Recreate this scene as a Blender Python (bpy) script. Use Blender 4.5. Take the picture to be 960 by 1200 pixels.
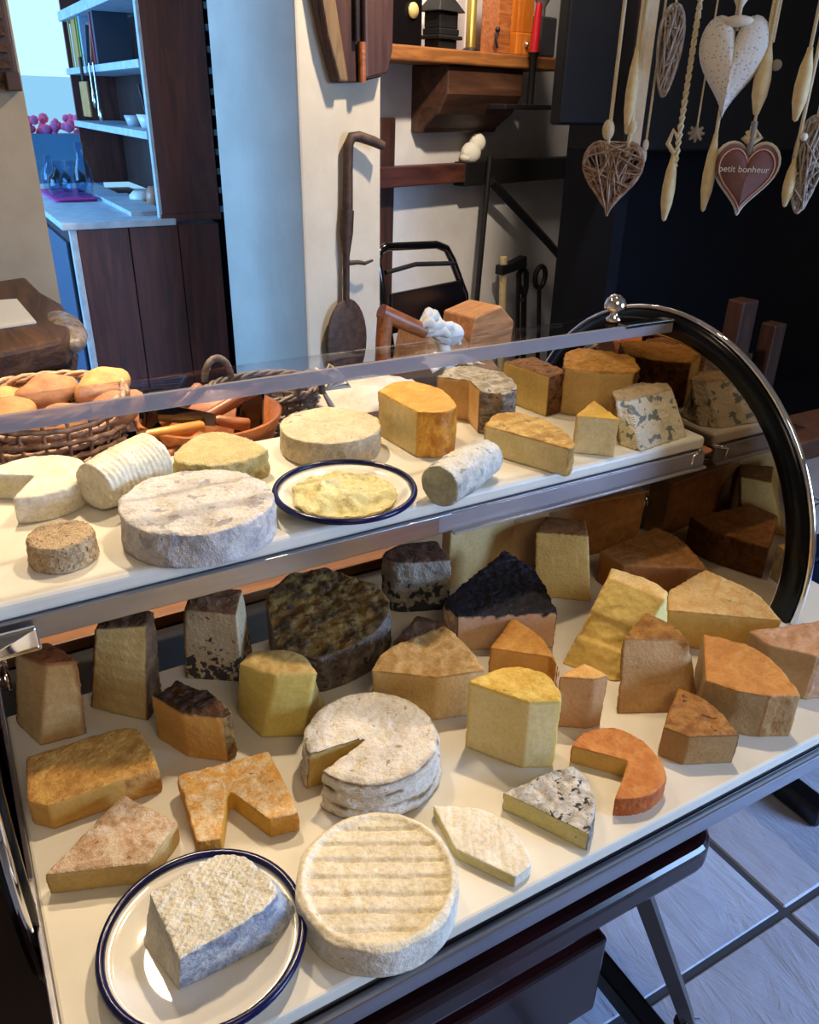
import bpy, bmesh, math, random
import numpy as np
from mathutils import Vector, Matrix
from math import sin, cos, pi, radians, sqrt

for o in list(bpy.data.objects):
    bpy.data.objects.remove(o)
SC = bpy.context.scene
COL = SC.collection
random.seed(4)

# ------------------------------------------------------------------ camera
PITCH, YAW, ROLL = radians(27), radians(30.2), radians(1.2)
fw = Vector((sin(YAW)*cos(PITCH), cos(YAW)*cos(PITCH), -sin(PITCH)))
rt = Vector((cos(YAW), -sin(YAW), 0))
up = rt.cross(fw)
R_ = rt*cos(ROLL) + up*sin(ROLL)
U_ = up*cos(ROLL) - rt*sin(ROLL)
cam_data = bpy.data.cameras.new('camera')
cam = bpy.data.objects.new('camera', cam_data)
COL.objects.link(cam)
cam.matrix_world = Matrix(((R_.x, U_.x, -fw.x, 0), (R_.y, U_.y, -fw.y, 0), (R_.z, U_.z, -fw.z, 1.46), (0, 0, 0, 1)))
cam_data.sensor_fit = 'VERTICAL'
cam_data.sensor_height = 24.0
cam_data.lens = 24.0*940/1200
cam_data.clip_start = 0.02
SC.camera = cam

# ------------------------------------------------------------------ view, world, lights
SC.view_settings.view_transform = 'Standard'
SC.view_settings.look = 'None'
SC.view_settings.exposure = 0.0
SC.view_settings.gamma = 1.0
SC.view_settings.use_curve_mapping = False
w = bpy.data.worlds.new('daylight')
SC.world = w
w.use_nodes = True
w.node_tree.nodes['Background'].inputs[0].default_value = (0.62, 0.84, 1.0, 1)
w.node_tree.nodes['Background'].inputs[1].default_value = 1.5


def lamp(name, kind, loc, target, energy, color, size=0.1, size_y=None, spread=None):
    d = bpy.data.lights.new(name, kind)
    d.energy = energy
    d.color = color
    if kind == 'AREA':
        d.shape = 'RECTANGLE' if size_y else 'DISK'
        d.size = size
        if size_y:
            d.size_y = size_y
        if spread:
            d.spread = spread
    else:
        d.shadow_soft_size = size
    o = bpy.data.objects.new(name, d)
    COL.objects.link(o)
    o.location = loc
    o.rotation_euler = (Vector(target)-Vector(loc)).to_track_quat('-Z', 'Y').to_euler()
    return o


WARM = (1.0, 0.78, 0.52)
lamp('ceiling_spot_case', 'AREA', (0.95, 1.02, 2.45), (0.45, 0.7, 0.9), 28, WARM, 0.10)
lamp('ceiling_spot_left', 'AREA', (0.3, 1.75, 2.5), (0.25, 1.42, 0.95), 8, WARM, 0.10, None, radians(60))
lamp('ceiling_spot_wall', 'AREA', (1.75, 2.05, 2.62), (1.85, 3.4, 1.1), 50, (1.0, 0.85, 0.68), 0.10)
lamp('alcove_fill_light', 'AREA', (2.22, 2.95, 2.6), (2.4, 3.6, 0.9), 16, (1.0, 0.88, 0.76), 0.3)  # added fill, brightens the right part of the back wall
lamp('ceiling_spot_entry', 'AREA', (-0.3, 1.4, 2.6), (0.2, 2.8, 1.1), 4, WARM, 0.12)
DAY = (0.12, 0.42, 1.0)
lamp('daylight_side_window', 'AREA', (-1.95, 4.3, 1.6), (1.0, 3.5, 1.3), 200, DAY, 2.0, 1.5)
lamp('daylight_front_window', 'AREA', (3.3, -1.95, 1.5), (1.5, 0.6, 0.0), 62, (0.34, 0.56, 1.0), 1.6, 1.4, radians(75))
lamp('front_fill_light', 'AREA', (0.2, -0.9, 2.55), (0.5, 0.6, 0.8), 11, (1.0, 0.80, 0.56), 0.9)  # unseen area light added as warm room bounce


# ------------------------------------------------------------------ colour and material helpers
def lin(h):
    h = h.lstrip('#')
    v = [int(h[i:i+2], 16)/255 for i in (0, 2, 4)]
    return tuple(c/12.92 if c <= 0.04045 else ((c+0.055)/1.055)**2.4 for c in v) + (1.0,)


class NT:
    def __init__(self, name):
        self.m = bpy.data.materials.new(name)
        self.m.use_nodes = True
        self.t = self.m.node_tree
        self.b = self.t.nodes['Principled BSDF']
        self.out = self.t.nodes['Material Output']

    def n(self, typ, **kw):
        nd = self.t.nodes.new(typ)
        for k, v in kw.items():
            setattr(nd, k, v)
        return nd

    def l(self, a, b):
        self.t.links.new(a, b)

    def coord(self, off=(0, 0, 0), sc=(1, 1, 1)):
        tc = self.n('ShaderNodeTexCoord')
        mp = self.n('ShaderNodeMapping')
        mp.inputs['Location'].default_value = off
        mp.inputs['Scale'].default_value = sc
        self.l(tc.outputs['Object'], mp.inputs['Vector'])
        return mp.outputs['Vector']

    def noise(self, vec, scale, detail=4, rough=0.55, dist=0.0):
        nd = self.n('ShaderNodeTexNoise')
        nd.inputs['Scale'].default_value = scale
        nd.inputs['Detail'].default_value = detail
        nd.inputs['Roughness'].default_value = rough
        nd.inputs['Distortion'].default_value = dist
        self.l(vec, nd.inputs['Vector'])
        return nd.outputs['Fac']

    def ramp(self, fac, stops):
        nd = self.n('ShaderNodeValToRGB')
        e = nd.color_ramp.elements
        while len(e) < len(stops):
            e.new(0.5)
        for el, (p, c) in zip(e, stops):
            el.position = p
            el.color = c if len(c) == 4 else tuple(c) + (1,)
        self.l(fac, nd.inputs['Fac'])
        return nd.outputs['Color']

    def mask(self, fac, a, b):
        nd = self.n('ShaderNodeMapRange')
        nd.inputs['From Min'].default_value = a
        nd.inputs['From Max'].default_value = b
        self.l(fac, nd.inputs['Value'])
        return nd.outputs['Result']

    def mix(self, fac, a, b):
        nd = self.n('ShaderNodeMix', data_type='RGBA')
        if isinstance(fac, (int, float)):
            nd.inputs[0].default_value = fac
        else:
            self.l(fac, nd.inputs[0])
        for s, v in ((6, a), (7, b)):
            if isinstance(v, tuple):
                nd.inputs[s].default_value = v
            else:
                self.l(v, nd.inputs[s])
        return nd.outputs[2]

    def math(self, op, a, b=0.0):
        nd = self.n('ShaderNodeMath', operation=op)
        for s, v in ((0, a), (1, b)):
            if isinstance(v, (int, float)):
                nd.inputs[s].default_value = v
            else:
                self.l(v, nd.inputs[s])
        return nd.outputs[0]

    def bump(self, h, strength=0.3, dist=0.002):
        nd = self.n('ShaderNodeBump')
        nd.inputs['Strength'].default_value = strength
        nd.inputs['Distance'].default_value = dist
        self.l(h, nd.inputs['Height'])
        self.l(nd.outputs['Normal'], self.b.inputs['Normal'])

    def base(self, c):
        if isinstance(c, tuple):
            self.b.inputs['Base Color'].default_value = c
        else:
            self.l(c, self.b.inputs['Base Color'])

    def set(self, **kw):
        for k, v in kw.items():
            self.b.inputs[k.replace('_', ' ')].default_value = v
        return self


def plain(name, hexc, rough=0.5, metal=0.0, hex2=None, scale=30, bump=0.0, spec=0.5, bscale=None, stretch=(1, 1, 1), coat=0.0):
    t = NT(name)
    t.set(Roughness=rough, Metallic=metal, Specular_IOR_Level=spec, Coat_Weight=coat)
    if hex2 or bump:
        v = t.coord(sc=stretch)
        f = t.noise(v, scale, 5, 0.6)
        if hex2:
            t.base(t.ramp(f, [(0.35, lin(hexc)), (0.65, lin(hex2))]))
        else:
            t.base(lin(hexc))
        if bump:
            t.bump(t.noise(v, bscale or scale*2, 5, 0.65), bump, 0.004)
    else:
        t.base(lin(hexc))
    return t.m


def wood(name, c1, c2, c3, axis='z', rough=0.55, scale=1.0, bump=0.25, coat=0.0):
    t = NT(name)
    s = {'x': (0.12, 1, 1), 'y': (1, 0.12, 1), 'z': (1, 1, 0.12)}[axis]
    v = t.coord(sc=s)
    f = t.noise(v, 28*scale, 6, 0.6, 1.2)
    g = t.noise(v, 120*scale, 3, 0.6)
    col = t.ramp(f, [(0.28, lin(c1)), (0.5, lin(c2)), (0.72, lin(c3))])
    t.base(t.mix(t.math('MULTIPLY', g, 0.45), col, lin(c1)))
    t.set(Roughness=rough, Coat_Weight=coat)
    t.bump(t.math('ADD', f, t.math('MULTIPLY', g, 0.5)), bump, 0.004)
    return t.m


# ------------------------------------------------------------------ object helpers
def link(name, data, parent=None, loc=None):
    o = bpy.data.objects.new(name, data)
    COL.objects.link(o)
    if parent is not None:
        o.parent = parent
    if loc is not None:
        o.location = loc
    return o


def thing(name, label, cat, loc=(0, 0, 0), rz=0.0, group=None):
    o = link(name, None, None, loc)
    o.empty_display_size = 0.05
    o.rotation_euler = (0, 0, rz)
    return tag(o, label, cat, group)


def tag(o, label, cat, group=None):
    o['label'] = label
    o['category'] = cat
    if group:
        o['group'] = group
    return o


def struct(o):
    o['kind'] = 'structure'
    return o


class MB:
    """Collects simple solids for ONE mesh object."""
    def __init__(s):
        s.v, s.f, s.sm = [], [], []

    def add(s, vs, fs, smooth=False):
        k = len(s.v)
        s.v += [tuple(p) for p in vs]
        s.f += [tuple(i+k for i in f) for f in fs]
        s.sm += [smooth]*len(fs)
        return s

    def box(s, a, b):
        (x0, y0, z0), (x1, y1, z1) = a, b
        vs = [(x0, y0, z0), (x1, y0, z0), (x1, y1, z0), (x0, y1, z0), (x0, y0, z1), (x1, y0, z1), (x1, y1, z1), (x0, y1, z1)]
        return s.add(vs, [(0, 3, 2, 1), (4, 5, 6, 7), (0, 1, 5, 4), (1, 2, 6, 5), (2, 3, 7, 6), (3, 0, 4, 7)])

    def prism(s, poly, z0, z1, scale_top=1.0):
        n = len(poly)
        ar = sum(poly[i][0]*poly[(i+1) % n][1]-poly[(i+1) % n][0]*poly[i][1] for i in range(n))
        if ar < 0:
            poly = poly[::-1]
        cx, cy = sum(p[0] for p in poly)/n, sum(p[1] for p in poly)/n
        vs = [(x, y, z0) for x, y in poly] + [(cx+(x-cx)*scale_top, cy+(y-cy)*scale_top, z1) for x, y in poly]
        fs = [tuple(range(n-1, -1, -1)), tuple(range(n, 2*n))]
        fs += [(i, (i+1) % n, n+(i+1) % n, n+i) for i in range(n)]
        return s.add(vs, fs)

    def tube(s, pts, rad, seg=8, cap=True, closed=False, smooth=True):
        pts = [Vector(p) for p in pts]
        n = len(pts)
        rads = rad if isinstance(rad, (list, tuple)) else [rad]*n
        rings = []
        prev = None
        for i, p in enumerate(pts):
            if closed:
                t = pts[(i+1) % n]-pts[i-1]
            else:
                t = pts[min(i+1, n-1)]-pts[max(i-1, 0)]
            t.normalize()
            if prev is None:
                a = Vector((0, 0, 1)) if abs(t.z) < 0.9 else Vector((1, 0, 0))
                u = t.cross(a).normalized()
            else:
                u = (prev-t*prev.dot(t)).normalized()
            prev = u
            v = t.cross(u)
            rings.append([p+(u*cos(2*pi*k/seg)+v*sin(2*pi*k/seg))*rads[i] for k in range(seg)])
        vs = [q for r in rings for q in r]
        fs = []
        for i in range(n if closed else n-1):
            j = (i+1) % n
            for k in range(seg):
                fs.append((i*seg+k, i*seg+(k+1) % seg, j*seg+(k+1) % seg, j*seg+k))
        s.add(vs, fs, smooth)
        if cap and not closed:
            s.add(rings[0], [tuple(range(seg-1, -1, -1))])
            s.add(rings[-1], [tuple(range(seg))])
        return s

    def lathe(s, prof, c=(0, 0, 0), seg=32, axis='z', sx=1.0, sy=1.0, smooth=True):
        """prof: (radius, height) pairs; closes at radius 0."""
        vs, fs, idx = [], [], []
        for r, h in prof:
            if r < 1e-6:
                idx.append([len(vs)]*seg)
                vs.append((0, 0, h))
            else:
                idx.append(list(range(len(vs), len(vs)+seg)))
                vs += [(r*cos(2*pi*k/seg)*sx, r*sin(2*pi*k/seg)*sy, h) for k in range(seg)]
        for i in range(len(prof)-1):
            for k in range(seg):
                q = [idx[i][k], idx[i][(k+1) % seg], idx[i+1][(k+1) % seg], idx[i+1][k]]
                q = list(dict.fromkeys(q))
                if len(q) > 2:
                    fs.append(tuple(q))
        if axis == 'x':
            vs = [(z, x, y) for x, y, z in vs]
        elif axis == 'y':
            vs = [(y, z, x) for x, y, z in vs]
        return s.add([(x+c[0], y+c[1], z+c[2]) for x, y, z in vs], fs, smooth)

    def ball(s, c, r, seg=16, rings=10):
        rx, ry, rz = r if isinstance(r, (tuple, list)) else (r, r, r)
        k = len(s.v)
        s.lathe([(sin(pi*i/rings), -cos(pi*i/rings)) for i in range(rings+1)], (0, 0, 0), seg)
        s.v[k:] = [(x*rx+c[0], y*ry+c[1], z*rz+c[2]) for x, y, z in s.v[k:]]
        return s

    def xf(s, M, start=0):
        s.v[start:] = [tuple(M @ Vector(p)) for p in s.v[start:]]
        return s

    def build(s, name, mat, parent=None, loc=None, bevel=0.0, seg=2, rot=None):
        me = bpy.data.meshes.new(name)
        me.from_pydata(s.v, [], s.f)
        me.update()
        me.polygons.foreach_set('use_smooth', s.sm)
        me.materials.append(mat)
        if bevel:
            bm = bmesh.new()
            bm.from_mesh(me)
            bmesh.ops.remove_doubles(bm, verts=bm.verts, dist=1e-5)
            ed = [e for e in bm.edges if len(e.link_faces) == 2 and e.calc_face_angle(0) > 0.6]
            bmesh.ops.bevel(bm, geom=ed, offset=bevel, segments=seg, profile=0.5, affect='EDGES')
            bm.to_mesh(me)
            bm.free()
        o = link(name, me, parent, loc)
        if rot:
            o.rotation_euler = rot
        return o


def box(name, a, b, mat, parent=None, bevel=0.0):
    return MB().box(a, b).build(name, mat, parent, bevel=bevel)


def dup(root, loc=None, rz=None):
    r = root.copy()
    COL.objects.link(r)
    if loc is not None:
        r.location = loc
    if rz is not None:
        r.rotation_euler.z = rz
    for ch in list(root.children):
        c = ch.copy()
        COL.objects.link(c)
        c.parent = r
        for g in list(ch.children):
            d = g.copy()
            COL.objects.link(d)
            d.parent = c
    return r


# room axes: the back wall is turned against the display case
PA = Vector((1.154, 2.77, 0))
AX = Vector((0.959, 0.284, 0))
BX = Vector((-0.284, 0.959, 0))
RZ = math.atan2(0.284, 0.959)


def W(s, z, off=0.0):
    p = PA + AX*s + BX*off
    return (p.x, p.y, z)


ROOM = Matrix.Translation(PA) @ Matrix.Rotation(RZ, 4, 'Z')   # local (s, off, z) -> world


def wbox(mb, s0, s1, o0, o1, z0, z1):
    k = len(mb.v)
    mb.box((s0, o0, z0), (s1, o1, z1))
    return mb.xf(ROOM, k)


# ------------------------------------------------------------------ shared materials
M = {}
M['board'] = plain('white_board', '#D8D3C5', 0.42, hex2='#CFC9B9', scale=9)
M['steel'] = plain('polished_steel', '#B9B7B4', 0.10, 1.0)
M['brushed'] = plain('brushed_steel', '#AFAEB4', 0.30, 1.0, hex2='#9C9CA6', scale=40, stretch=(0.1, 1, 1))
M['chrome'] = plain('chrome', '#E4E4E6', 0.05, 1.0)
M['mirror'] = plain('mirror_steel', '#A99C90', 0.015, 1.0)
M['black_gloss'] = plain('black_gloss', '#08080B', 0.10, coat=0.5)
M['rim_black'] = plain('rim_black', '#05070C', 0.22, spec=0.25)
M['black_iron'] = plain('black_iron', '#17161A', 0.5, 0.4, hex2='#24211F', scale=60, bump=0.2)
M['rust_iron'] = plain('rusty_iron', '#3A2A22', 0.6, 0.4, hex2='#553D2E', scale=40, bump=0.3)
M['mahogany'] = wood('dark_mahogany', '#12070A', '#1F0C0E', '#331417', 'x', 0.24, 0.7, 0.03, coat=0.12)
M['mahogany'].node_tree.nodes['Principled BSDF'].inputs['Specular IOR Level'].default_value = 0.3
M['leg_steel'] = plain('dull_leg_steel', '#5E5650', 0.22, 1.0)
M['dark_body'] = plain('dark_lacquer', '#0B080A', 0.3)
M['plank'] = wood('dresser_wood', '#3A1C16', '#5C2E24', '#7A4030', 'z', 0.5, 0.6)
M['pale_paint'] = plain('pale_paint', '#A7B2BC', 0.5, hex2='#C3CCD2', scale=20, bump=0.1)
M['oak'] = wood('aged_oak', '#5A3418', '#8A5526', '#AE7136', 'x', 0.55, 0.7)
M['dark_oak'] = wood('dark_oak', '#24120C', '#3C2016', '#55301F', 'x', 0.55, 0.7)
M['dark_oak_v'] = wood('dark_oak_upright', '#24120C', '#3C2016', '#55301F', 'z', 0.55, 0.7)
M['handle'] = wood('handle_wood', '#6E3B1C', '#96562B', '#B87242', 'x', 0.4, 1.5, 0.08)
M['handle2'] = wood('pale_handle_wood', '#A96A26', '#C88636', '#DDA04A', 'x', 0.4, 1.5, 0.08)
M['log'] = wood('split_log', '#8A5C36', '#B98252', '#D2A070', 'x', 0.75, 1.0, 0.4)
M['bark'] = plain('bark', '#24140C', 0.85, hex2='#5A3A22', scale=35, bump=0.9)
M['wicker'] = plain('wicker', '#8A6448', 0.6, hex2='#C4A084', scale=60, bump=0.3)
M['wicker_grey'] = plain('grey_wicker', '#5E5048', 0.6, hex2='#94847A', scale=60, bump=0.3)
M['plaster'] = plain('cream_plaster', '#C6BAA6', 0.85, hex2='#BAAE9A', scale=5, bump=0.25, bscale=18)
M['plaster_white'] = plain('white_plaster', '#D9D5D0', 0.85, hex2='#CBC6C2', scale=4, bump=0.25, bscale=16)
M['plaster_tan'] = plain('tan_plaster', '#AC9A80', 0.85, hex2='#A08E74', scale=5, bump=0.15, bscale=20)
M['soot'] = plain('sooty_black', '#05070E', 0.6, spec=0.12, hex2='#080B16', scale=4, bump=0.1)
M['hearth'] = plain('hearth_stone', '#5A382C', 0.6, hex2='#6E4838', scale=12, bump=0.3)
M['cloth'] = plain('white_cloth', '#E2DCD0', 0.9, hex2='#D0C8BA', scale=30, bump=0.3)
M['paper'] = plain('paper', '#E6E0D2', 0.8)
M['twine'] = plain('cream_twine', '#D6C9A8', 0.9, hex2='#C4B48E', scale=400, bump=0.3)
M['cream_wood'] = plain('cream_wood', '#D8C596', 0.6, hex2='#C9B07C', scale=60)
M['enamel'] = plain('white_enamel', '#E6E2D8', 0.12, coat=0.4)
M['enamel_blue'] = plain('blue_enamel', '#0C1040', 0.2, spec=0.35)
M['red'] = plain('red_wax', '#B01420', 0.35)
M['magenta'] = plain('magenta_cloth', '#C23A8E', 0.7)
M['pink'] = plain('pink_blossom', '#FF7AA8', 0.8)
M['bread'] = plain('bread_crust', '#B27C48', 0.75, hex2='#CF9E66', scale=22, bump=0.5, bscale=90)
M['bread_brown'] = plain('brown_bread_crust', '#93603E', 0.75, hex2='#B4835A', scale=22, bump=0.5, bscale=90)


def clear_mat(name, tint, ior=1.45, rough=0.0, gloss=1.0):
    t = NT(name)
    tr = t.n('ShaderNodeBsdfTransparent')
    tr.inputs['Color'].default_value = tint
    gl = t.n('ShaderNodeBsdfGlossy')
    gl.inputs['Roughness'].default_value = rough
    f0 = ((ior-1)/(ior+1))**2
    lw = t.n('ShaderNodeLayerWeight')
    lw.inputs['Blend'].default_value = 0.5
    fr = t.math('ADD', t.math('MULTIPLY', t.math('POWER', lw.outputs['Facing'], 5.0), 1-f0), f0)
    mx = t.n('ShaderNodeMixShader')
    t.l(t.math('MULTIPLY', fr, gloss), mx.inputs[0])
    t.l(tr.outputs[0], mx.inputs[1])
    t.l(gl.outputs[0], mx.inputs[2])
    t.l(mx.outputs[0], t.out.inputs['Surface'])
    return t.m


M['acrylic'] = clear_mat('clear_acrylic', (0.96, 0.96, 0.97, 1), 1.35, 0.03, 0.3)
M['acrylic_edge'] = clear_mat('acrylic_edge', (0.80, 0.78, 0.80, 1), 1.5, 0.08)
_t = M['acrylic_edge'].node_tree
_d = _t.nodes.new('ShaderNodeBsdfDiffuse')
_d.inputs['Color'].default_value = (0.42, 0.39, 0.41, 1)
_m = _t.nodes.new('ShaderNodeMixShader')
_m.inputs[0].default_value = 0.45
_o = _t.nodes['Material Output']
_s = _o.inputs['Surface'].links[0].from_socket
_t.links.new(_s, _m.inputs[1])
_t.links.new(_d.outputs[0], _m.inputs[2])
_t.links.new(_m.outputs[0], _o.inputs['Surface'])
M['glass'] = clear_mat('bottle_glass', (0.84, 0.92, 0.98, 1), 1.35, 0.02)

# ------------------------------------------------------------------ the room
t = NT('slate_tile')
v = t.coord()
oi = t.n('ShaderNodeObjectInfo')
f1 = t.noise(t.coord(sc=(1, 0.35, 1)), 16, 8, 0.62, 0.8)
col = t.ramp(t.noise(v, 5, 4), [(0.3, lin('#828CA2')), (0.7, lin('#A4ACBE'))])  # bluish-grey slate; its blue also stands in for window light
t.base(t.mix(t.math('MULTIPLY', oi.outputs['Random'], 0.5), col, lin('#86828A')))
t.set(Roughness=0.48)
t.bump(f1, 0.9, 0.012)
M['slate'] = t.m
M['grout'] = plain('grout', '#2A2C34', 0.9)
M['ceiling'] = plain('ceiling_paint', '#C9BFAE', 0.9)

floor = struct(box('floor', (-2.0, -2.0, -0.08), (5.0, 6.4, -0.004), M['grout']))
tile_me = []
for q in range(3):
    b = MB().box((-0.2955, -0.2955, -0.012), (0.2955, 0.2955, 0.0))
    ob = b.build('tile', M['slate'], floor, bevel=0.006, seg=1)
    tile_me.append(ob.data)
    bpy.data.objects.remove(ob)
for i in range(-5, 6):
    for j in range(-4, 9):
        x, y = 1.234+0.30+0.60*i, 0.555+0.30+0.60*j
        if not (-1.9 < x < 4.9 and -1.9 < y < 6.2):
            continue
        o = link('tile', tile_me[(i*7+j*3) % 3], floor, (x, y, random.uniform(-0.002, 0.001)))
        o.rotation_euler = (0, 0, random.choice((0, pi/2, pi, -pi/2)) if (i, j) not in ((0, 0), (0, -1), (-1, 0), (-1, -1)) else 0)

struct(box('ceiling', (-2.0, -2.0, 2.75), (5.0, 6.4, 2.85), M['ceiling']))
struct(box('wall_front', (-2.0, -2.1, 0), (2.2, -2.0, 2.75), M['plaster']))
mb = MB().box((2.2, -2.1, 0), (4.4, -2.0, 0.8)).box((2.2, -2.1, 2.5), (4.4, -2.0, 2.75)).box((4.4, -2.1, 0), (5.0, -2.0, 2.75))
struct(mb.build('wall_street', M['plaster']))
struct(box('wall_right', (5.0, -2.0, 0), (5.1, 6.4, 2.75), M['plaster']))
mb = MB().box((-2.1, -2.0, 0), (-2.0, 3.0, 2.75)).box((-2.1, 3.0, 0), (-2.0, 5.6, 0.8)).box((-2.1, 3.0, 2.4), (-2.0, 5.6, 2.75)).box((-2.1, 5.6, 0), (-2.0, 6.4, 2.75))
struct(mb.build('wall_side', M['plaster_white']))
mb = MB().box((-2.0, 6.3, 0), (0.2, 6.4, 2.75)).box((0.2, 6.3, 0), (1.9, 6.4, 0.82)).box((0.2, 6.3, 2.5), (1.9, 6.4, 2.75)).box((1.9, 6.3, 0), (5.0, 6.4, 2.75))
struct(mb.build('wall_far', M['plaster_white']))
wn = struct(MB().box((0.2, 6.29, 0.82), (0.26, 6.36, 2.5)).box((1.84, 6.29, 0.82), (1.9, 6.36, 2.5)).box((0.2, 6.29, 0.82), (1.9, 6.36, 0.88)).box((0.2, 6.29, 2.44), (1.9, 6.36, 2.5)).build('window_1', M['pale_paint'], bevel=0.005))
box('glazing', (0.26, 6.32, 0.88), (1.84, 6.326, 2.44), M['glass'], wn)
struct(box('wall_left', (-2.0, 3.0, 0), (0.345, 3.14, 2.75), M['plaster_tan']))
struct(wbox(MB(), 0, 0.383, 0, 0.49, 0, 2.75).build('wall_pillar', M['plaster'], bevel=0.01))
struct(wbox(MB(), 0.383, 3.2, 0.5, 0.62, 0, 2.75).build('wall_back', M['plaster_white']))
# outside the far window
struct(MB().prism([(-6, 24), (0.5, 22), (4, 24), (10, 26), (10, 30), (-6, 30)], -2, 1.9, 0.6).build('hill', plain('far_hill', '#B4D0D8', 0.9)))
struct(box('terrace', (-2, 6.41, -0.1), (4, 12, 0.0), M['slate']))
# ------------------------------------------------------------------ the cheese trolley
DY, DZ, DR = 0.8755, 0.857, 0.327          # the drum of the roll-top cover
XR, XL = 0.967, -0.052
tr = thing('cheese_trolley', 'roll-top cheese trolley with round polished end plates, steel shelf rail and dark mahogany base', 'display case', (0.45, 0.75, 0))
IN = Matrix.Translation((-0.45, -0.75, 0))


def part(mb, name, mat, parent=tr, bevel=0.0, seg=2):
    mb.xf(IN)
    return mb.build(name, mat, parent, bevel=bevel, seg=seg)


for X, sgn in ((XR, 1), (XL, -1)):
    d = part(MB().lathe([(0, -0.002), (0.289, -0.002), (0.289, 0.002), (0, 0.002)], (X, DY, DZ), 96, 'x', smooth=False), 'end_plate', M['mirror'])
    pr = [(0.289, -0.006), (0.30, -0.009), (0.322, -0.009), (0.322, 0.009), (0.30, 0.009), (0.289, 0.006), (0.289, -0.006)]
    part(MB().lathe(pr, (X, DY, DZ), 96, 'x'), 'rim_band', M['rim_black'], d)
    mb = MB()
    for r, q in ((0.288, 0.0035), (0.326, 0.0048)):
        mb.tube([(X, DY+r*cos(2*pi*k/96), DZ+r*sin(2*pi*k/96)) for k in range(96)], q, 8, closed=True)
    part(mb, 'chrome_ring', M['chrome'], d)
    part(MB().lathe([(0, -0.02), (0.012, -0.02), (0.014, -0.012), (0.01, 0.0), (0.018, 0.006), (0.02, 0.012), (0, 0.012)], (X-sgn*0.014, DY, DZ), 20, 'x'), 'pivot_knob', M['chrome'], d)

# rolled-back clear cover
mb = MB()
n = 40
ph = [radians(93+(3-93)*k/n) for k in range(n+1)]
for r in (0.316,):
    vs = []
    for p in ph:
        vs += [(XL+0.012, DY+r*cos(p), DZ+r*sin(p)), (XR-0.012, DY+r*cos(p), DZ+r*sin(p))]
    fs = [(2*k, 2*k+1, 2*k+3, 2*k+2) for k in range(n)]
    mb.add(vs, fs if r > 0.314 else [f[::-1] for f in fs], True)
cov = part(mb, 'clear_cover', M['acrylic'])
p0 = ph[0]
fy, fz = DY+0.3145*cos(p0), DZ+0.3145*sin(p0)
part(MB().box((XL+0.012, fy-0.004, fz-0.015), (XR-0.012, fy+0.002, fz+0.004)), 'cover_lip', M['acrylic_edge'], cov, 0.0015)
part(MB().box((0.855, fy-0.006, fz+0.0), (XR-0.012, fy+0.012, fz+0.006)), 'handle_strip', M['steel'], cov, 0.002)
part(MB().lathe([(0, 0), (0.011, 0), (0.012, 0.003), (0.006, 0.008), (0.0055, 0.014), (0.016, 0.018), (0.0165, 0.024), (0.013, 0.033), (0.007, 0.038), (0, 0.04)], (0.866, DY+0.016, fz+0.004), 24), 'cover_knob', M['chrome'], cov)

# shelf rail, brackets
part(MB().box((XL+0.01, 0.752, 0.974), (0.50, 0.756, 1.0)).box((XL+0.01, 0.756, 0.996), (0.955, 1.06, 0.9995)), 'shelf_rail', M['brushed'], tr, 0.001)
part(MB().box((0.48, 0.7515, 0.976), (0.955, 0.757, 0.9995)).box((0.50, 0.744, 0.972), (0.955, 0.757, 0.976)), 'clear_rail', M['acrylic_edge'], tr, 0.001)
part(MB().box((XL+0.004, 0.735, 0.972), (0.012, 0.768, 0.976)).box((XL+0.004, 0.735, 0.972), (XL+0.012, 0.768, 1.001)).box((XL+0.004, 0.735, 0.976), (0.01, 0.742, 0.999)), 'shelf_bracket', M['chrome'], tr, 0.002)
part(MB().tube([(0.962, 0.80, 0.968), (0.945, 0.775, 0.972), (0.928, 0.752, 0.974), (0.928, 0.75, 0.996), (0.945, 0.752, 1.0), (0.962, 0.79, 0.998)], 0.003, 8), 'shelf_bracket', M['chrome'])
part(MB().box((XL+0.01, 1.04, 0.985), (XR-0.01, 1.055, 0.996)), 'shelf_back_rail', M['brushed'])

# tray, base, table top
part(MB().box((XL+0.006, 0.388, 0.745), (1.12, 0.40, 0.783)).box((XL+0.006, 0.40, 0.745), (1.12, 1.10, 0.783)).box((XL+0.006, 0.86, 0.783), (0.95, 0.995, 0.785)), 'tray', M['dark_body'])
part(MB().box((XL+0.006, 0.378, 0.752), (1.125, 0.388, 0.776)), 'front_lip', M['brushed'], tr, 0.002)
part(MB().box((XL+0.006, 0.385, 0.752), (XL+0.011, 1.0, 0.81)), 'side_lip', M['brushed'], tr, 0.001)
part(MB().box((XL+0.012, 0.995, 0.70), (0.575, 1.12, 0.802)), 'wooden_ledge', M['oak'], tr, 0.004)
part(MB().box((0.0, 0.50, 0.60), (0.66, 1.08, 0.745)), 'base_cabinet', M['dark_body'])


def rounded(x0, y0, x1, y1, r, k=6):
    P = []
    for cx, cy, a in ((x1-r, y1-r, 0), (x0+r, y1-r, 90), (x0+r, y0+r, 180), (x1-r, y0+r, 270)):
        P += [(cx+r*cos(radians(a+90*i/k)), cy+r*sin(radians(a+90*i/k))) for i in range(k+1)]
    return P


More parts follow.
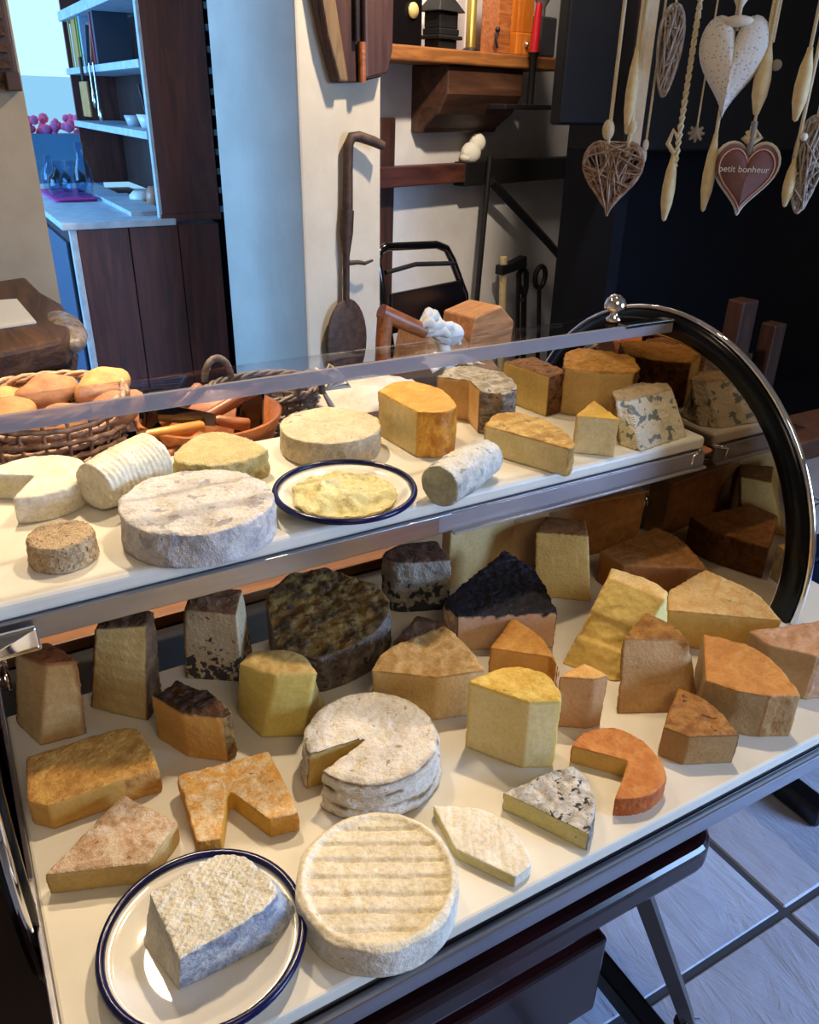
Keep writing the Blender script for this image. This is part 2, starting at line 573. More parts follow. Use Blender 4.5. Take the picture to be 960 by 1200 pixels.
part(MB().prism(rounded(-0.25, 0.428, 0.735, 1.15, 0.045), 0.572, 0.62), 'table_top', M['mahogany'], tr, 0.012, 3)
for x, y in ((0.0, 0.55), (0.0, 1.08), (0.55, 1.08)):
    part(MB().box((x-0.025, y-0.025, 0.06), (x+0.025, y+0.025, 0.572)), 'leg', M['mahogany'], tr, 0.004)
part(MB().prism(rounded(-0.05, 0.55, 0.62, 1.12, 0.03), 0.22, 0.30), 'lower_shelf', M['mahogany'], tr, 0.006)
part(MB().box((0.26, 0.47, 0.30), (0.60, 0.80, 0.46)), 'drawer_box', M['mahogany'], tr, 0.006)
lg = part(MB().tube([(0.615, 0.452, 0.575), (0.70, 0.405, 0.33), (0.715, 0.397, 0.285)], [0.015, 0.014, 0.013], 4, smooth=False), 'folding_leg', M['leg_steel'])
part(MB().tube([(0.70, 0.40, 0.29), (0.73, 0.39, 0.27), (0.745, 0.385, 0.24)], 0.012, 8).ball((0.745, 0.385, 0.232), 0.02), 'foot', M['chrome'], lg)
part(MB().box((0.70, 0.41, 0.16), (0.735, 0.80, 0.20)).box((0.70, 0.42, 0.0), (0.735, 0.455, 0.2)).box((0.70, 0.77, 0.0), (0.735, 0.80, 0.2)), 'side_runner', M['dark_body'], tr, 0.004)

# the two white boards
lb = MB().box((-0.041, 0.386, 0.783), (1.10, 0.876, 0.80)).build('serving_board', M['board'], bevel=0.003)
tag(lb, 'long white serving board at the bottom of the trolley under most of the cheeses', 'board')
ub = MB().box((-0.036, 0.757, 1.0), (0.957, 1.05, 1.02)).build('serving_board', M['board'], bevel=0.006, seg=3)
tag(ub, 'white serving board forming the raised upper cheese shelf', 'board')

# ------------------------------------------------------------------ cheese builder
_rng = np.random.RandomState(7)
_perm = np.concatenate([_rng.permutation(256)]*3)
_g = _rng.normal(size=(256, 3))
_g /= np.linalg.norm(_g, axis=1)[:, None]


def pn(P, scale, seed=0.0):
    """gradient noise, about -0.7..0.7"""
    Q = P*scale + np.array([seed*17.3, seed*5.1, seed*9.7])
    I = np.floor(Q).astype(int)
    F = Q-I
    I &= 255
    u = F*F*F*(F*(F*6-15)+10)
    out = np.zeros(len(P))
    for dx in (0, 1):
        for dy in (0, 1):
            for dz in (0, 1):
                h = _perm[_perm[_perm[(I[:, 0]+dx) & 255]+((I[:, 1]+dy) & 255)]+((I[:, 2]+dz) & 255)] & 255
                d = np.einsum('ij,ij->i', _g[h], F-np.array([dx, dy, dz]))
                wt = (u[:, 0] if dx else 1-u[:, 0])*(u[:, 1] if dy else 1-u[:, 1])*(u[:, 2] if dz else 1-u[:, 2])
                out += d*wt
    return out


def sst(a, b, x):
    q = np.clip((x-a)/(b-a), 0, 1)
    return q*q*(3-2*q)


def cheese_mat(name, c1, c2, sc=60, m1=None, m2=None, spot=None, edge=None, bump=0.35, bs=220, rough=0.6, sss=0.08, stretch=(1, 1, 1), bd=0.003):
    """c1/c2 mottled; m1/m2 where the 'mask' attribute is 1; spot=(hex, scale, threshold); edge=(hex, width)."""
    t = NT(name)
    v = t.coord(off=(random.random(), random.random(), random.random()), sc=stretch)
    f = t.noise(v, sc, 6, 0.62, 0.4)
    col = t.ramp(f, [(0.40, lin(c1)), (0.60, lin(c2))])
    fine = t.noise(v, bs, 4, 0.65)
    if m1:
        at = t.n('ShaderNodeAttribute', attribute_name='mask')
        col = t.mix(at.outputs['Fac'], col, t.ramp(f, [(0.40, lin(m1)), (0.60, lin(m2 or m1))]))
    col = t.mix(t.mask(fine, 0.62, 0.8), col, t.mix(0.5, col, lin(c2 if not m1 else c1)))
    if spot:
        sp = t.noise(v, spot[1], 3, 0.55, 0.3)
        k = t.mask(sp, spot[2], spot[2]+0.035)
        if len(spot) > 3:
            at2 = t.n('ShaderNodeAttribute', attribute_name='spotmask')
            k = t.mask(t.math('ADD', sp, t.math('MULTIPLY', at2.outputs['Fac'], spot[3])), spot[2], spot[2]+0.05)
        col = t.mix(k, col, lin(spot[0]))
    if edge:
        at3 = t.n('ShaderNodeAttribute', attribute_name='edge')
        wob = t.math('ADD', at3.outputs['Fac'], t.math('MULTIPLY', t.math('SUBTRACT', f, 0.5), edge[1]*1.2))
        nd = t.n('ShaderNodeMapRange')
        nd.inputs['From Min'].default_value = edge[1]*0.35
        nd.inputs['From Max'].default_value = edge[1]
        nd.inputs['To Min'].default_value = 1
        nd.inputs['To Max'].default_value = 0
        t.l(wob, nd.inputs['Value'])
        col = t.mix(nd.outputs['Result'], col, lin(edge[0]))
    gr = t.n('ShaderNodeMix', data_type='RGBA', blend_type='MULTIPLY')
    gr.inputs[0].default_value = 1.0
    t.l(col, gr.inputs[6])
    broad = t.noise(v, sc*0.35, 3, 0.5)
    t.l(t.ramp(t.math('ADD', t.math('MULTIPLY', fine, 0.6), t.math('MULTIPLY', broad, 0.4)), [(0.36, (0.88, 0.86, 0.82) if edge else (0.79, 0.76, 0.71)), (0.56, (1.03, 1.03, 1.03))]), gr.inputs[7])
    col = gr.outputs[2]
    t.base(col)
    t.set(Roughness=rough, Subsurface_Weight=sss, Subsurface_Scale=0.004, Specular_IOR_Level=0.35)
    t.bump(t.math('ADD', fine, t.math('MULTIPLY', f, 0.8)), min(1.0, bump*1.5), bd*1.3)
    return t.m


def circle(c, r, a0=0, a1=360, n=48):
    full = a1-a0 >= 360
    return [(c[0]+r*cos(radians(a0+(a1-a0)*i/(n if full else n-1))), c[1]+r*sin(radians(a0+(a1-a0)*i/(n if full else n-1)))) for i in range(n)]


def soften(T, B, tz, fl, k=5):
    """Rounds the rind runs of an outline into curves; cut corners and sharp turns stay."""
    n = len(T)
    def turn(i):
        a, b, c = T[i-1], T[i], T[(i+1) % n]
        d = math.atan2(c[1]-b[1], c[0]-b[0])-math.atan2(b[1]-a[1], b[0]-a[0])
        return abs((d+pi) % (2*pi)-pi)
    sharp = [fl[i-1] == 'c' or fl[i] == 'c' or turn(i) > radians(72) for i in range(n)]
    nT, nB, nz, nf = [], [], [], ''
    for i in range(n):
        j = (i+1) % n
        if fl[i] == 'c' or (sharp[i] and sharp[j]):
            nT.append(T[i]); nB.append(B[i]); nz.append(tz[i]); nf += fl[i]
            continue
        def ctl(A):
            p1, p2 = A[i], A[j]
            p0 = tuple(2*u-v for u, v in zip(p1, p2)) if sharp[i] else A[i-1]
            p3 = tuple(2*v-u for u, v in zip(p1, p2)) if sharp[j] else A[(j+1) % n]
            return p0, p1, p2, p3
        for q in range(k):
            t = q/k
            w4 = (-0.5*t+t*t-0.5*t**3, 1-2.5*t*t+1.5*t**3, 0.5*t+2*t*t-1.5*t**3, -0.5*t*t+0.5*t**3)
            nT.append(tuple(sum(w*p[m] for w, p in zip(w4, ctl(T))) for m in (0, 1)))
            nB.append(tuple(sum(w*p[m] for w, p in zip(w4, ctl(B))) for m in (0, 1)))
            nz.append(tz[i]+(tz[j]-tz[i])*t)
            nf += 'r'
    return nT, nB, nz, nf


def segdist(P, a, b):
    a, b = np.array(a), np.array(b)
    d = b-a
    q = np.clip(((P-a) @ d)/(d @ d+1e-12), 0, 1)
    return np.linalg.norm(P-a-q[:, None]*d, axis=1)


def cheese(name, label, group, shape, rind, paste=None, vox=0.0022, smooth=7, amp=0.0012, asc=70, pamp=0.0004, lump=0.0, lsc=35,
           fn=None, mask=None, spotmask=None, extra=None, cat='cheese'):
    """Builds one cheese: a lofted outline turned into an even mesh, worn with noise, then split into rind and cut paste."""
    if 'ring' in shape:                                      # lying log: rings along an axis
        a, b, rad = Vector(shape['a']), Vector(shape['b']), shape['ring']
        base = Vector(((a.x+b.x)/2, (a.y+b.y)/2, shape['z']))
        mb = MB().tube([a-base, a.lerp(b, 0.5)-base, b-base], rad, 36)
        vs, fs, h, fl = mb.v, mb.f, 2*max(rad), None
        axis = np.array((b-a).normalized())
    else:
        fl = shape.get('fl')
        if 'c' in shape:
            nt = shape.get('notch')
            if nt:
                top = [shape['c']]+circle(shape['c'], shape['r'], nt[1], nt[0]+(360 if nt[0] < nt[1] else 0), 44)
                fl = 'c'+'r'*43+'c'
            else:
                top = circle(shape['c'], shape['r'])
                fl = 'r'*48
            k = shape.get('bs', 1.0)
            bot = [(shape['c'][0]+(x-shape['c'][0])*k, shape['c'][1]+(y-shape['c'][1])*k) for x, y in top]
        else:
            top, bot = shape['top'], shape.get('bot') or shape['top']
        n = len(top)
        h = shape['h']
        cx = sum(p[0] for p in top+bot)/(2*n)
        cy = sum(p[1] for p in top+bot)/(2*n)
        base = Vector((cx, cy, shape['z']))
        T = [(x-cx, y-cy) for x, y in top]
        B = [(x-cx, y-cy) for x, y in bot]
        tz = shape.get('tz') or [0]*n
        if 'c' not in shape:
            T, B, tz, fl = soften(T, B, tz, fl)
            n = len(T)
        ar = sum(T[i][0]*T[(i+1) % n][1]-T[(i+1) % n][0]*T[i][1] for i in range(n))
        vs = []
        LV = 8 if shape.get('bot') or shape.get('bend') else 1
        for q in range(LV+1):
            g = q/LV
            vs += [(bx+(tx_-bx)*g, by+(ty_-by)*g, (h+dz)*g) for (bx, by), (tx_, ty_), dz in zip(B, T, tz)]
        fs = [tuple(range(n-1, -1, -1)), tuple(range(LV*n, LV*n+n))]
        for q in range(LV):
            fs += [(q*n+i, q*n+(i+1) % n, q*n+n+(i+1) % n, q*n+n+i) for i in range(n)]
        if ar < 0:
            fs = [f[::-1] for f in fs]
    me = bpy.data.meshes.new('blank')
    me.from_pydata(vs, [], fs)
    bm = bmesh.new()
    bm.from_mesh(me)
    bmesh.ops.triangulate(bm, faces=bm.faces)
    bmesh.ops.recalc_face_normals(bm, faces=bm.faces)
    bm.to_mesh(me)
    bm.free()
    ob = link('blank', me)
    rm = ob.modifiers.new('r', 'REMESH')
    rm.mode = 'VOXEL'
    rm.voxel_size = vox
    s_ = ob.modifiers.new('s', 'SMOOTH')
    s_.iterations = smooth
    s_.factor = 0.5
    dg = bpy.context.evaluated_depsgraph_get()
    ev = ob.evaluated_get(dg).to_mesh()
    N = len(ev.vertices)
    P = np.empty(N*3, np.float32)
    ev.vertices.foreach_get('co', P)
    P = P.reshape(-1, 3).astype(float)
    NV = np.empty(N*3, np.float32)
    ev.vertices.foreach_get('normal', NV)
    NV = NV.reshape(-1, 3).astype(float)
    loops = np.empty(len(ev.loops), np.int32)
    ev.loops.foreach_get('vertex_index', loops)
    NF = len(ev.polygons)
    tot = np.empty(NF, np.int32)
    ev.polygons.foreach_get('loop_total', tot)
    FN = np.empty(NF*3, np.float32)
    ev.polygons.foreach_get('normal', FN)
    FN = FN.reshape(-1, 3)
    ob.to_mesh_clear()
    bpy.data.objects.remove(ob)
    quads = loops.reshape(-1, 4) if (tot == 4).all() else None
    faces = quads if quads is not None else [loops[s:s+k] for s, k in zip(np.concatenate([[0], np.cumsum(tot)[:-1]]), tot)]
    FC = P[quads].mean(axis=1)
    # which faces are cut paste
    edge = np.full(N, 1.0)
    if fl is None:
        tpos = (FC @ axis)
        L = (Vector(shape['b'])-Vector(shape['a'])).length/2
        cut = (tpos < -L+0.004) & ((FN @ axis) < -0.6) if shape.get('cut') else np.zeros(NF, bool)
    else:
        t_ = np.clip(FC[:, 2]/h, 0, 1)
        D = []
        TA, BA = np.array(T), np.array(B)
        for i in range(n):
            j = (i+1) % n
            a = BA[i]+(TA[i]-BA[i])*t_[:, None]
            b = BA[j]+(TA[j]-BA[j])*t_[:, None]
            d = b-a
            q = np.clip(((FC[:, :2]-a)*d).sum(1)/((d*d).sum(1)+1e-12), 0, 1)
            D.append(np.linalg.norm(FC[:, :2]-a-q[:, None]*d, axis=1))
        near = np.array(D).argmin(axis=0)
        isc = np.array([c == 'c' for c in fl])
        cut = isc[near] & (np.abs(FN[:, 2]) < 0.62)
        tv = np.clip(P[:, 2]/h, 0, 1)
        edge = np.minimum(h-P[:, 2], np.maximum(P[:, 2], 0)+0.002)
        for i in range(n):
            if not isc[i]:
                j = (i+1) % n
                a = BA[i]+(TA[i]-BA[i])*tv[:, None]
                b = BA[j]+(TA[j]-BA[j])*tv[:, None]
                d = b-a
                q = np.clip(((P[:, :2]-a)*d).sum(1)/((d*d).sum(1)+1e-12), 0, 1)
                edge = np.minimum(edge, np.linalg.norm(P[:, :2]-a-q[:, None]*d, axis=1))
    seed = (abs(hash_(name+label)) % 97)/7.0
    vc = np.zeros(N)
    cntv = np.zeros(N)
    if quads is not None:
        for k in range(4):
            np.add.at(vc, quads[:, k], cut.astype(float))
            np.add.at(cntv, quads[:, k], 1.0)
    vc = vc/np.maximum(cntv, 1)
    A = amp*(1-vc)+pamp*vc
    ns = pn(P, asc, seed)+0.5*pn(P, asc*2.3, seed+1)
    disp = A*ns*1.6
    if lump:
        disp += lump*pn(P, lsc, seed+3)*1.4*(1-0.6*vc)
    disp += 0.0016*pn(P, 22, seed+5)
    chip = np.exp(-np.maximum(edge, 0)/0.003)*(edge < 0.5)
    disp -= 0.0022*np.maximum(0, pn(P, 95, seed+6))*chip
    if fn:
        disp += fn(P, NV, vc, h)
    keep = sst(0.0, 0.006, P[:, 2])
    P2 = P+NV*(disp*keep)[:, None]
    P2[:, 2] = np.maximum(P2[:, 2], 0.0)
    MK = mask(P, NV, h, seed) if mask else sst(0.35, 0.75, NV[:, 2])
    SM = spotmask(P, NV, h, seed) if spotmask else np.zeros(N)

    def submesh(nm, sel, mat, parent):
        q = quads[sel]
        used, inv = np.unique(q, return_inverse=True)
        q2 = inv.reshape(-1, 4)
        m_ = bpy.data.meshes.new(nm)
        m_.vertices.add(len(used))
        m_.vertices.foreach_set('co', P2[used].astype(np.float32).ravel())
        m_.loops.add(q2.size)
        m_.loops.foreach_set('vertex_index', q2.ravel().astype(np.int32))
        m_.polygons.add(len(q2))
        m_.polygons.foreach_set('loop_start', np.arange(0, q2.size, 4, dtype=np.int32))
        m_.polygons.foreach_set('loop_total', np.full(len(q2), 4, dtype=np.int32))
        m_.update(calc_edges=True)
        m_.polygons.foreach_set('use_smooth', np.ones(len(q2), bool))
        for an, arr in (('edge', edge), ('mask', MK), ('spotmask', SM)):
            at = m_.attributes.new(an, 'FLOAT', 'POINT')
            at.data.foreach_set('value', arr[used].astype(np.float32))
        m_.materials.append(mat)
        return link(nm, m_, parent, None if parent else base)

    if paste is None or cut.sum() < 20:
        o = submesh(name, np.ones(NF, bool), rind, None)
        tag(o, label, cat, group)
        return o
    root = thing(name, label, cat, base, 0, group)
    submesh('rind', ~cut, rind, root)
    submesh('paste', cut, paste, root)
    return root


def hash_(s):
    k = 7
    for ch in s:
        k = (k*31+ord(ch)) % 1000003
    return k


SHAPE = {
'U1': dict(z=1.02, h=0.0345, c=(0.049, 0.983), r=0.063, notch=(149.1, -118.9)),
'U2': dict(z=1.02, h=0.03, c=(0.054, 0.823), r=0.033),
'U4': dict(z=1.02, h=0.0405, c=(0.2, 0.817), r=0.085),
'U7': dict(z=1.02, h=0.0375, c=(0.433, 0.97), r=0.071),
'L24': dict(z=0.8, h=0.049, c=(0.303, 0.593), r=0.072, notch=(175.6, -162.3)),
'L25': dict(z=0.8, h=0.033, c=(0.232, 0.443), r=0.074),
'U6': dict(z=1.02, h=0.022, c=(0.375, 0.801), r=0.086),
'L26': dict(z=0.8, h=0.02, c=(0.079, 0.472), r=0.086),
'U5': dict(z=1.02, h=0.035, top=[(0.215, 0.974), (0.265, 1.022), (0.303, 1.006), (0.326, 0.94), (0.309, 0.916), (0.255, 0.907), (0.214, 0.941)], bot=None, fl='rrrrrrr'),
'U8': dict(z=1.02, h=0.0685, top=[(0.517, 0.987), (0.525, 0.886), (0.557, 0.87), (0.588, 0.885), (0.605, 0.948), (0.593, 0.994), (0.559, 1.015)], bot=None, fl='crrrrrr'),
'U9': dict(z=1.02, h=0.0665, top=[(0.633, 1.014), (0.669, 0.977), (0.654, 0.925), (0.676, 0.897), (0.716, 0.917), (0.737, 0.982), (0.726, 1.023), (0.692, 1.05)], bot=None, fl='ccrrrrrr'),
'U10': dict(z=1.02, h=0.067, top=[(0.774, 1.035), (0.791, 0.934), (0.836, 0.942), (0.836, 1.038)], bot=None, fl='crcc'),
'U13': dict(z=1.02, h=0.0765, top=[(0.821, 0.939), (0.855, 0.893), (0.904, 0.869), (0.93, 0.886), (0.964, 0.95), (0.919, 1.018), (0.877, 1.003)], bot=None, fl='ccrrrrr'),
'U15': dict(z=1.02, h=0.0575, top=[(0.73, 0.801), (0.776, 0.759), (0.798, 0.84)], bot=None, fl='crr'),
'U16': dict(z=1.02, h=0.064, top=[(0.807, 0.815), (0.839, 0.828), (0.947, 0.834), (0.941, 0.805), (0.953, 0.87), (0.888, 0.868)], bot=[(0.822, 0.786), (0.821, 0.757), (0.929, 0.769), (0.974, 0.794), (0.99, 0.873), (0.897, 0.854)], fl='rcrrrr'),
'U11': dict(z=1.02, h=0.042, top=[(0.618, 0.859), (0.669, 0.736), (0.686, 0.747), (0.706, 0.796), (0.707, 0.848), (0.684, 0.884), (0.654, 0.887)], bot=None, fl='crrrrrr'),
'L1': dict(z=0.8, h=0.109, top=[(-0.015, 0.84), (0.014, 0.803), (0.045, 0.791), (0.02, 0.842)], bot=[(-0.032, 0.857), (-0.012, 0.803), (0.039, 0.798), (0.017, 0.861)], fl='ccrr'),
'L2': dict(z=0.8, h=0.1295, top=[(0.068, 0.815), (0.122, 0.793), (0.137, 0.818), (0.087, 0.843)], bot=[(0.049, 0.844), (0.105, 0.786), (0.129, 0.815), (0.062, 0.877)], fl='crrr'),
'L3': dict(z=0.8, h=0.104, top=[(0.174, 0.844), (0.227, 0.803), (0.253, 0.854), (0.199, 0.888)], bot=[(0.165, 0.845), (0.228, 0.802), (0.26, 0.855), (0.188, 0.905)], fl='rccc'),
'L4': dict(z=0.8, h=0.09, top=[(0.203, 0.73), (0.234, 0.688), (0.277, 0.67), (0.275, 0.706), (0.256, 0.731), (0.227, 0.743)], bot=[(0.201, 0.751), (0.212, 0.695), (0.256, 0.675), (0.302, 0.711), (0.272, 0.756), (0.224, 0.776)], fl='ccrrrr'),
'L5': dict(z=0.8, h=0.066, top=[(0.287, 0.87), (0.265, 0.779), (0.307, 0.737), (0.381, 0.745), (0.429, 0.781), (0.435, 0.827), (0.386, 0.891), (0.336, 0.898)], bot=None, fl='crrrrccc'),
'L6': dict(z=0.8, h=0.085, top=[(0.465, 0.878), (0.478, 0.847), (0.548, 0.818), (0.559, 0.879), (0.507, 0.895)], bot=None, fl='rrrrr'),
'L6b': dict(z=0.8, h=0.04, top=[(0.41, 0.741), (0.482, 0.732), (0.489, 0.751), (0.47, 0.779)], bot=None, fl='rrrr'),
'L7': dict(z=0.8, h=0.11, top=[(0.572, 0.865), (0.707, 0.874), (0.732, 0.93), (0.596, 0.921)], bot=None, fl='cccc'),
'L8': dict(z=0.8, h=0.065, top=[(0.509, 0.771), (0.501, 0.73), (0.563, 0.702), (0.624, 0.672), (0.652, 0.758), (0.639, 0.817)], bot=None, fl='rccrrr'),
'L9': dict(z=0.8, h=0.09, top=[(0.696, 0.821), (0.761, 0.775), (0.79, 0.816), (0.744, 0.856)], bot=[(0.68, 0.785), (0.694, 0.722), (0.798, 0.75), (0.786, 0.828)], fl='cccr'),
'L10': dict(z=0.8, h=0.0665, top=[(0.343, 0.673), (0.405, 0.625), (0.463, 0.609), (0.471, 0.658), (0.468, 0.711), (0.382, 0.701)], bot=None, fl='ccrrrr'),
'L11': dict(z=0.8, h=0.05, top=[(0.506, 0.662), (0.564, 0.609), (0.554, 0.576), (0.578, 0.644), (0.572, 0.702)], bot=None, fl='crrrr'),
'L12': dict(z=0.8, h=0.0965, top=[(0.411, 0.573), (0.45, 0.512), (0.483, 0.496), (0.493, 0.516), (0.495, 0.545), (0.463, 0.574)], bot=None, fl='ccrrrr'),
'L13': dict(z=0.8, h=0.0765, top=[(0.521, 0.551), (0.557, 0.526), (0.576, 0.523), (0.566, 0.555)], bot=None, fl='ccrr'),
'L14': dict(z=0.8, h=0.105, top=[(0.69, 0.656), (0.716, 0.579), (0.734, 0.592), (0.733, 0.626), (0.711, 0.675)], bot=[(0.61, 0.64), (0.646, 0.577), (0.728, 0.552), (0.781, 0.62), (0.71, 0.682)], fl='ccrrr'),
'L15': dict(z=0.8, h=0.085, top=[(0.63, 0.562), (0.694, 0.527), (0.697, 0.517), (0.708, 0.546), (0.699, 0.591)], bot=[(0.606, 0.539), (0.609, 0.506), (0.656, 0.493), (0.726, 0.51), (0.718, 0.558)], fl='ccrrr'),
'L16': dict(z=0.8, h=0.055, top=[(0.792, 0.779), (0.791, 0.727), (0.898, 0.66), (0.931, 0.742), (0.926, 0.796)], bot=None, fl='ccrrr'),
'L17': dict(z=0.8, h=0.06, top=[(0.754, 0.604), (0.812, 0.564), (0.875, 0.515), (0.892, 0.581), (0.886, 0.657), (0.793, 0.638)], bot=None, fl='ccrrrc'),
'L18': dict(z=0.8, h=0.0635, top=[(0.683, 0.475), (0.701, 0.442), (0.727, 0.418), (0.761, 0.401), (0.785, 0.453), (0.785, 0.5), (0.755, 0.543)], bot=None, fl='ccrrrrc'),
'L19': dict(z=0.8, h=0.07, top=[(0.803, 0.513), (0.801, 0.479), (0.835, 0.435), (0.895, 0.419), (0.936, 0.459), (0.904, 0.485)], bot=None, fl='ccrrrc'),
'L20': dict(z=0.8, h=0.0435, top=[(0.599, 0.455), (0.613, 0.429), (0.666, 0.404), (0.68, 0.459), (0.667, 0.497)], bot=None, fl='ccrrc'),
'L21': dict(z=0.8, h=0.0255, top=[(0.503, 0.495), (0.543, 0.447), (0.492, 0.413), (0.518, 0.401), (0.548, 0.402), (0.568, 0.416), (0.58, 0.453), (0.568, 0.491), (0.532, 0.505)], bot=None, fl='ccrrrrrrr'),
'L22': dict(z=0.8, h=0.0245, top=[(0.396, 0.477), (0.419, 0.433), (0.44, 0.391), (0.466, 0.413), (0.486, 0.445), (0.487, 0.471), (0.453, 0.477)], bot=None, fl='ccrrrrr'),
'L23': dict(z=0.8, h=0.015, top=[(0.329, 0.504), (0.32, 0.448), (0.352, 0.392), (0.375, 0.398), (0.382, 0.422), (0.381, 0.452), (0.367, 0.478)], bot=None, fl='ccrrrrr'),
'L27': dict(z=0.8, h=0.05, top=[(0.046, 0.507), (0.052, 0.435), (0.129, 0.447), (0.141, 0.47), (0.114, 0.517)], bot=[(0.032, 0.501), (0.048, 0.444), (0.147, 0.448), (0.161, 0.475), (0.12, 0.531)], fl='crrrr'),
'L28': dict(z=0.8, h=0.0275, top=[(-0.032, 0.595), (0.055, 0.562), (0.092, 0.597), (0.052, 0.66)], bot=None, fl='cccr'),
'L29': dict(z=0.8, h=0.0265, top=[(0.107, 0.659), (0.101, 0.565), (0.122, 0.557), (0.148, 0.614), (0.171, 0.557), (0.201, 0.551), (0.205, 0.648)], bot=None, fl='rrccrrr'),
'L30': dict(z=0.8, h=0.0345, top=[(-0.027, 0.754), (-0.034, 0.688), (-0.016, 0.671), (0.058, 0.671), (0.093, 0.669), (0.091, 0.716), (0.075, 0.75)], bot=None, fl='rccrrrr'),
'L31': dict(z=0.8, h=0.064, top=[(0.107, 0.754), (0.13, 0.706), (0.167, 0.677), (0.18, 0.682), (0.165, 0.728), (0.141, 0.765)], bot=None, fl='ccrrrr'),
'L32': dict(z=0.8, h=0.1, top=[(0.694, 0.86), (0.754, 0.848), (0.962, 0.827), (0.99, 0.866), (0.789, 0.913)], bot=None, fl='crccc'),
}
SHAPE['U16'].update(top=[(0.812, 0.812), (0.832, 0.806), (0.930, 0.815), (0.942, 0.835), (0.90, 0.855), (0.835, 0.845)],
                    bot=[(0.812, 0.790), (0.822, 0.757), (0.929, 0.769), (0.950, 0.794), (0.942, 0.84), (0.845, 0.84)], fl='cccccr')
SHAPE['L32'].update(top=[(0.694, 0.874), (0.748, 0.852), (0.935, 0.834), (0.948, 0.872), (0.75, 0.91)])
SHAPE['L14'].update(bot=[(0.61, 0.64), (0.646, 0.577), (0.72, 0.558), (0.745, 0.62), (0.70, 0.672)])
SHAPE['L17'].update(top=[(0.757, 0.606), (0.812, 0.564), (0.875, 0.515), (0.900, 0.581), (0.886, 0.657), (0.796, 0.642)])
SHAPE['L9'].update(h=0.092, bot=[(0.680, 0.790), (0.745, 0.735), (0.792, 0.79), (0.735, 0.845)])
SHAPE['L3'].update(fl='ccrr')
SHAPE['L15'].update(bot=[(0.606, 0.530), (0.690, 0.488), (0.722, 0.507), (0.728, 0.54), (0.695, 0.585)])
SHAPE['U4']['bs'] = 1.03
SHAPE['L24']['bs'] = 1.06
SHAPE['L25']['bs'] = 1.01
SHAPE['U2']['bs'] = 1.08
SHAPE['L27']['z'] = 0.8045
UG, LG = 'cheeses on the upper shelf', 'cheeses on the lower board'
cm = cheese_mat
GD = np.array([0.86, -0.51])        # direction of the straw marks


def grooves(step, depth, width, ang, wob=0.004):
    d = np.array([-sin(radians(ang)), cos(radians(ang))])

    def fn(P, NV, vc, h):
        q = P[:, :2] @ d + wob*pn(P, 25, 3)
        r = np.abs((q/step) % 1.0-0.5)*2
        g = -depth*np.exp(-((1-r)/width)**2)
        return g*sst(0.5, 0.9, NV[:, 2])
    return fn


def reblochon(P, NV, vc, h):
    r = np.linalg.norm(P[:, :2], axis=1)
    up_ = sst(0.5, 0.9, NV[:, 2])
    q = P[:, :2] @ np.array([0.48, 0.877]) + 0.0025*pn(P, 30, 3)
    s = np.abs((q/0.0178) % 1.0-0.5)*2
    g = -0.0045*np.exp(-((1-s)/0.16)**2)*sst(0.069, 0.062, r)
    rim = 0.0034*np.exp(-((r-0.068)/0.0035)**2)
    return (g+rim)*up_+0.001*np.sin(np.arctan2(P[:, 1], P[:, 0])*9)*(1-up_)


def basket_ridges(ax, step=0.0068, amp=0.0009):
    a = np.array(ax)/np.linalg.norm(ax)

    def fn(P, NV, vc, h):
        q = P @ a
        side = np.sqrt(np.maximum(0, 1-(NV @ a)**2))
        return amp*np.sin(2*pi*q/step+7*pn(P, 30, 2))*side+0.0010*pn(P, 55, 7)*side
    return fn


def camembert_side(P, NV, vc, h):
    side = 1-sst(0.3, 0.7, NV[:, 2])
    z = P[:, 2]/h
    return side*(1-vc)*(0.002*np.sin(z*17+4*pn(P, 25, 5))+0.0012*pn(P, 120, 8))-0.001*(1-side)*np.exp(-((pn(P, 30, 9))/0.03)**2)


def low(a, b):
    return lambda P, NV, h, s: sst(b, a, P[:, 2]/h+0.35*pn(P, 60, s+2))


def topmask(a=0.35, b=0.75):
    return lambda P, NV, h, s: sst(a, b, NV[:, 2])


def crack_lines(P, NV, h, s):
    z = P[:, 2]/h
    r = np.linalg.norm(P[:, :2], axis=1)
    side = 1-sst(0.3, 0.7, NV[:, 2])
    crease = side*sst(-0.50, -0.85, np.sin(z*17+4*pn(P, 25, 5)))*sst(-0.1, 0.15, pn(P, 45, s))
    rim = np.exp(-((P[:, 2]-h+0.002)/0.0018)**2)*sst(0.064, 0.069, r)*sst(-0.25, 0.1, pn(P, 60, s+1))
    foot = np.exp(-(P[:, 2]/0.004)**2)
    return np.clip(crease+rim+foot, 0, 1)


# ---- upper shelf
cheese('cheese_round', 'soft white cheese wheel with a wedge cut out at the left shelf end', UG, SHAPE['U1'],
       cm('u1r', '#E9E4D4', '#DAD3BE', 30, bump=0.15), cm('u1p', '#E2DBBE', '#D8CE9E', 40, edge=('#EDE8DC', 0.006), bump=0.25), smooth=8, amp=0.001)
cheese('small_cheese_round', 'tiny drum-shaped tan cheese with a grainy speckled crust at the front left shelf edge', UG, SHAPE['U2'],
       cm('u2r', '#B89468', '#D6C29C', 110, m1='#D2BC98', m2='#C4A67C', spot=('#7E5A38', 330, 0.60), bump=0.9, bs=420), smooth=7, amp=0.0013, asc=210)
cheese('cheese_drum', 'white fresh cheese tipped on its side with basket ridges', UG, dict(a=(0.106, 0.918, 1.052), b=(0.186, 0.969, 1.052), ring=[0.029, 0.034, 0.036], z=1.02-0.0),
       cm('u3r', '#E6E1CE', '#D6D0B6', 50, bump=0.3), smooth=8, amp=0.0008, fn=basket_ridges((0.84, 0.54, 0)))
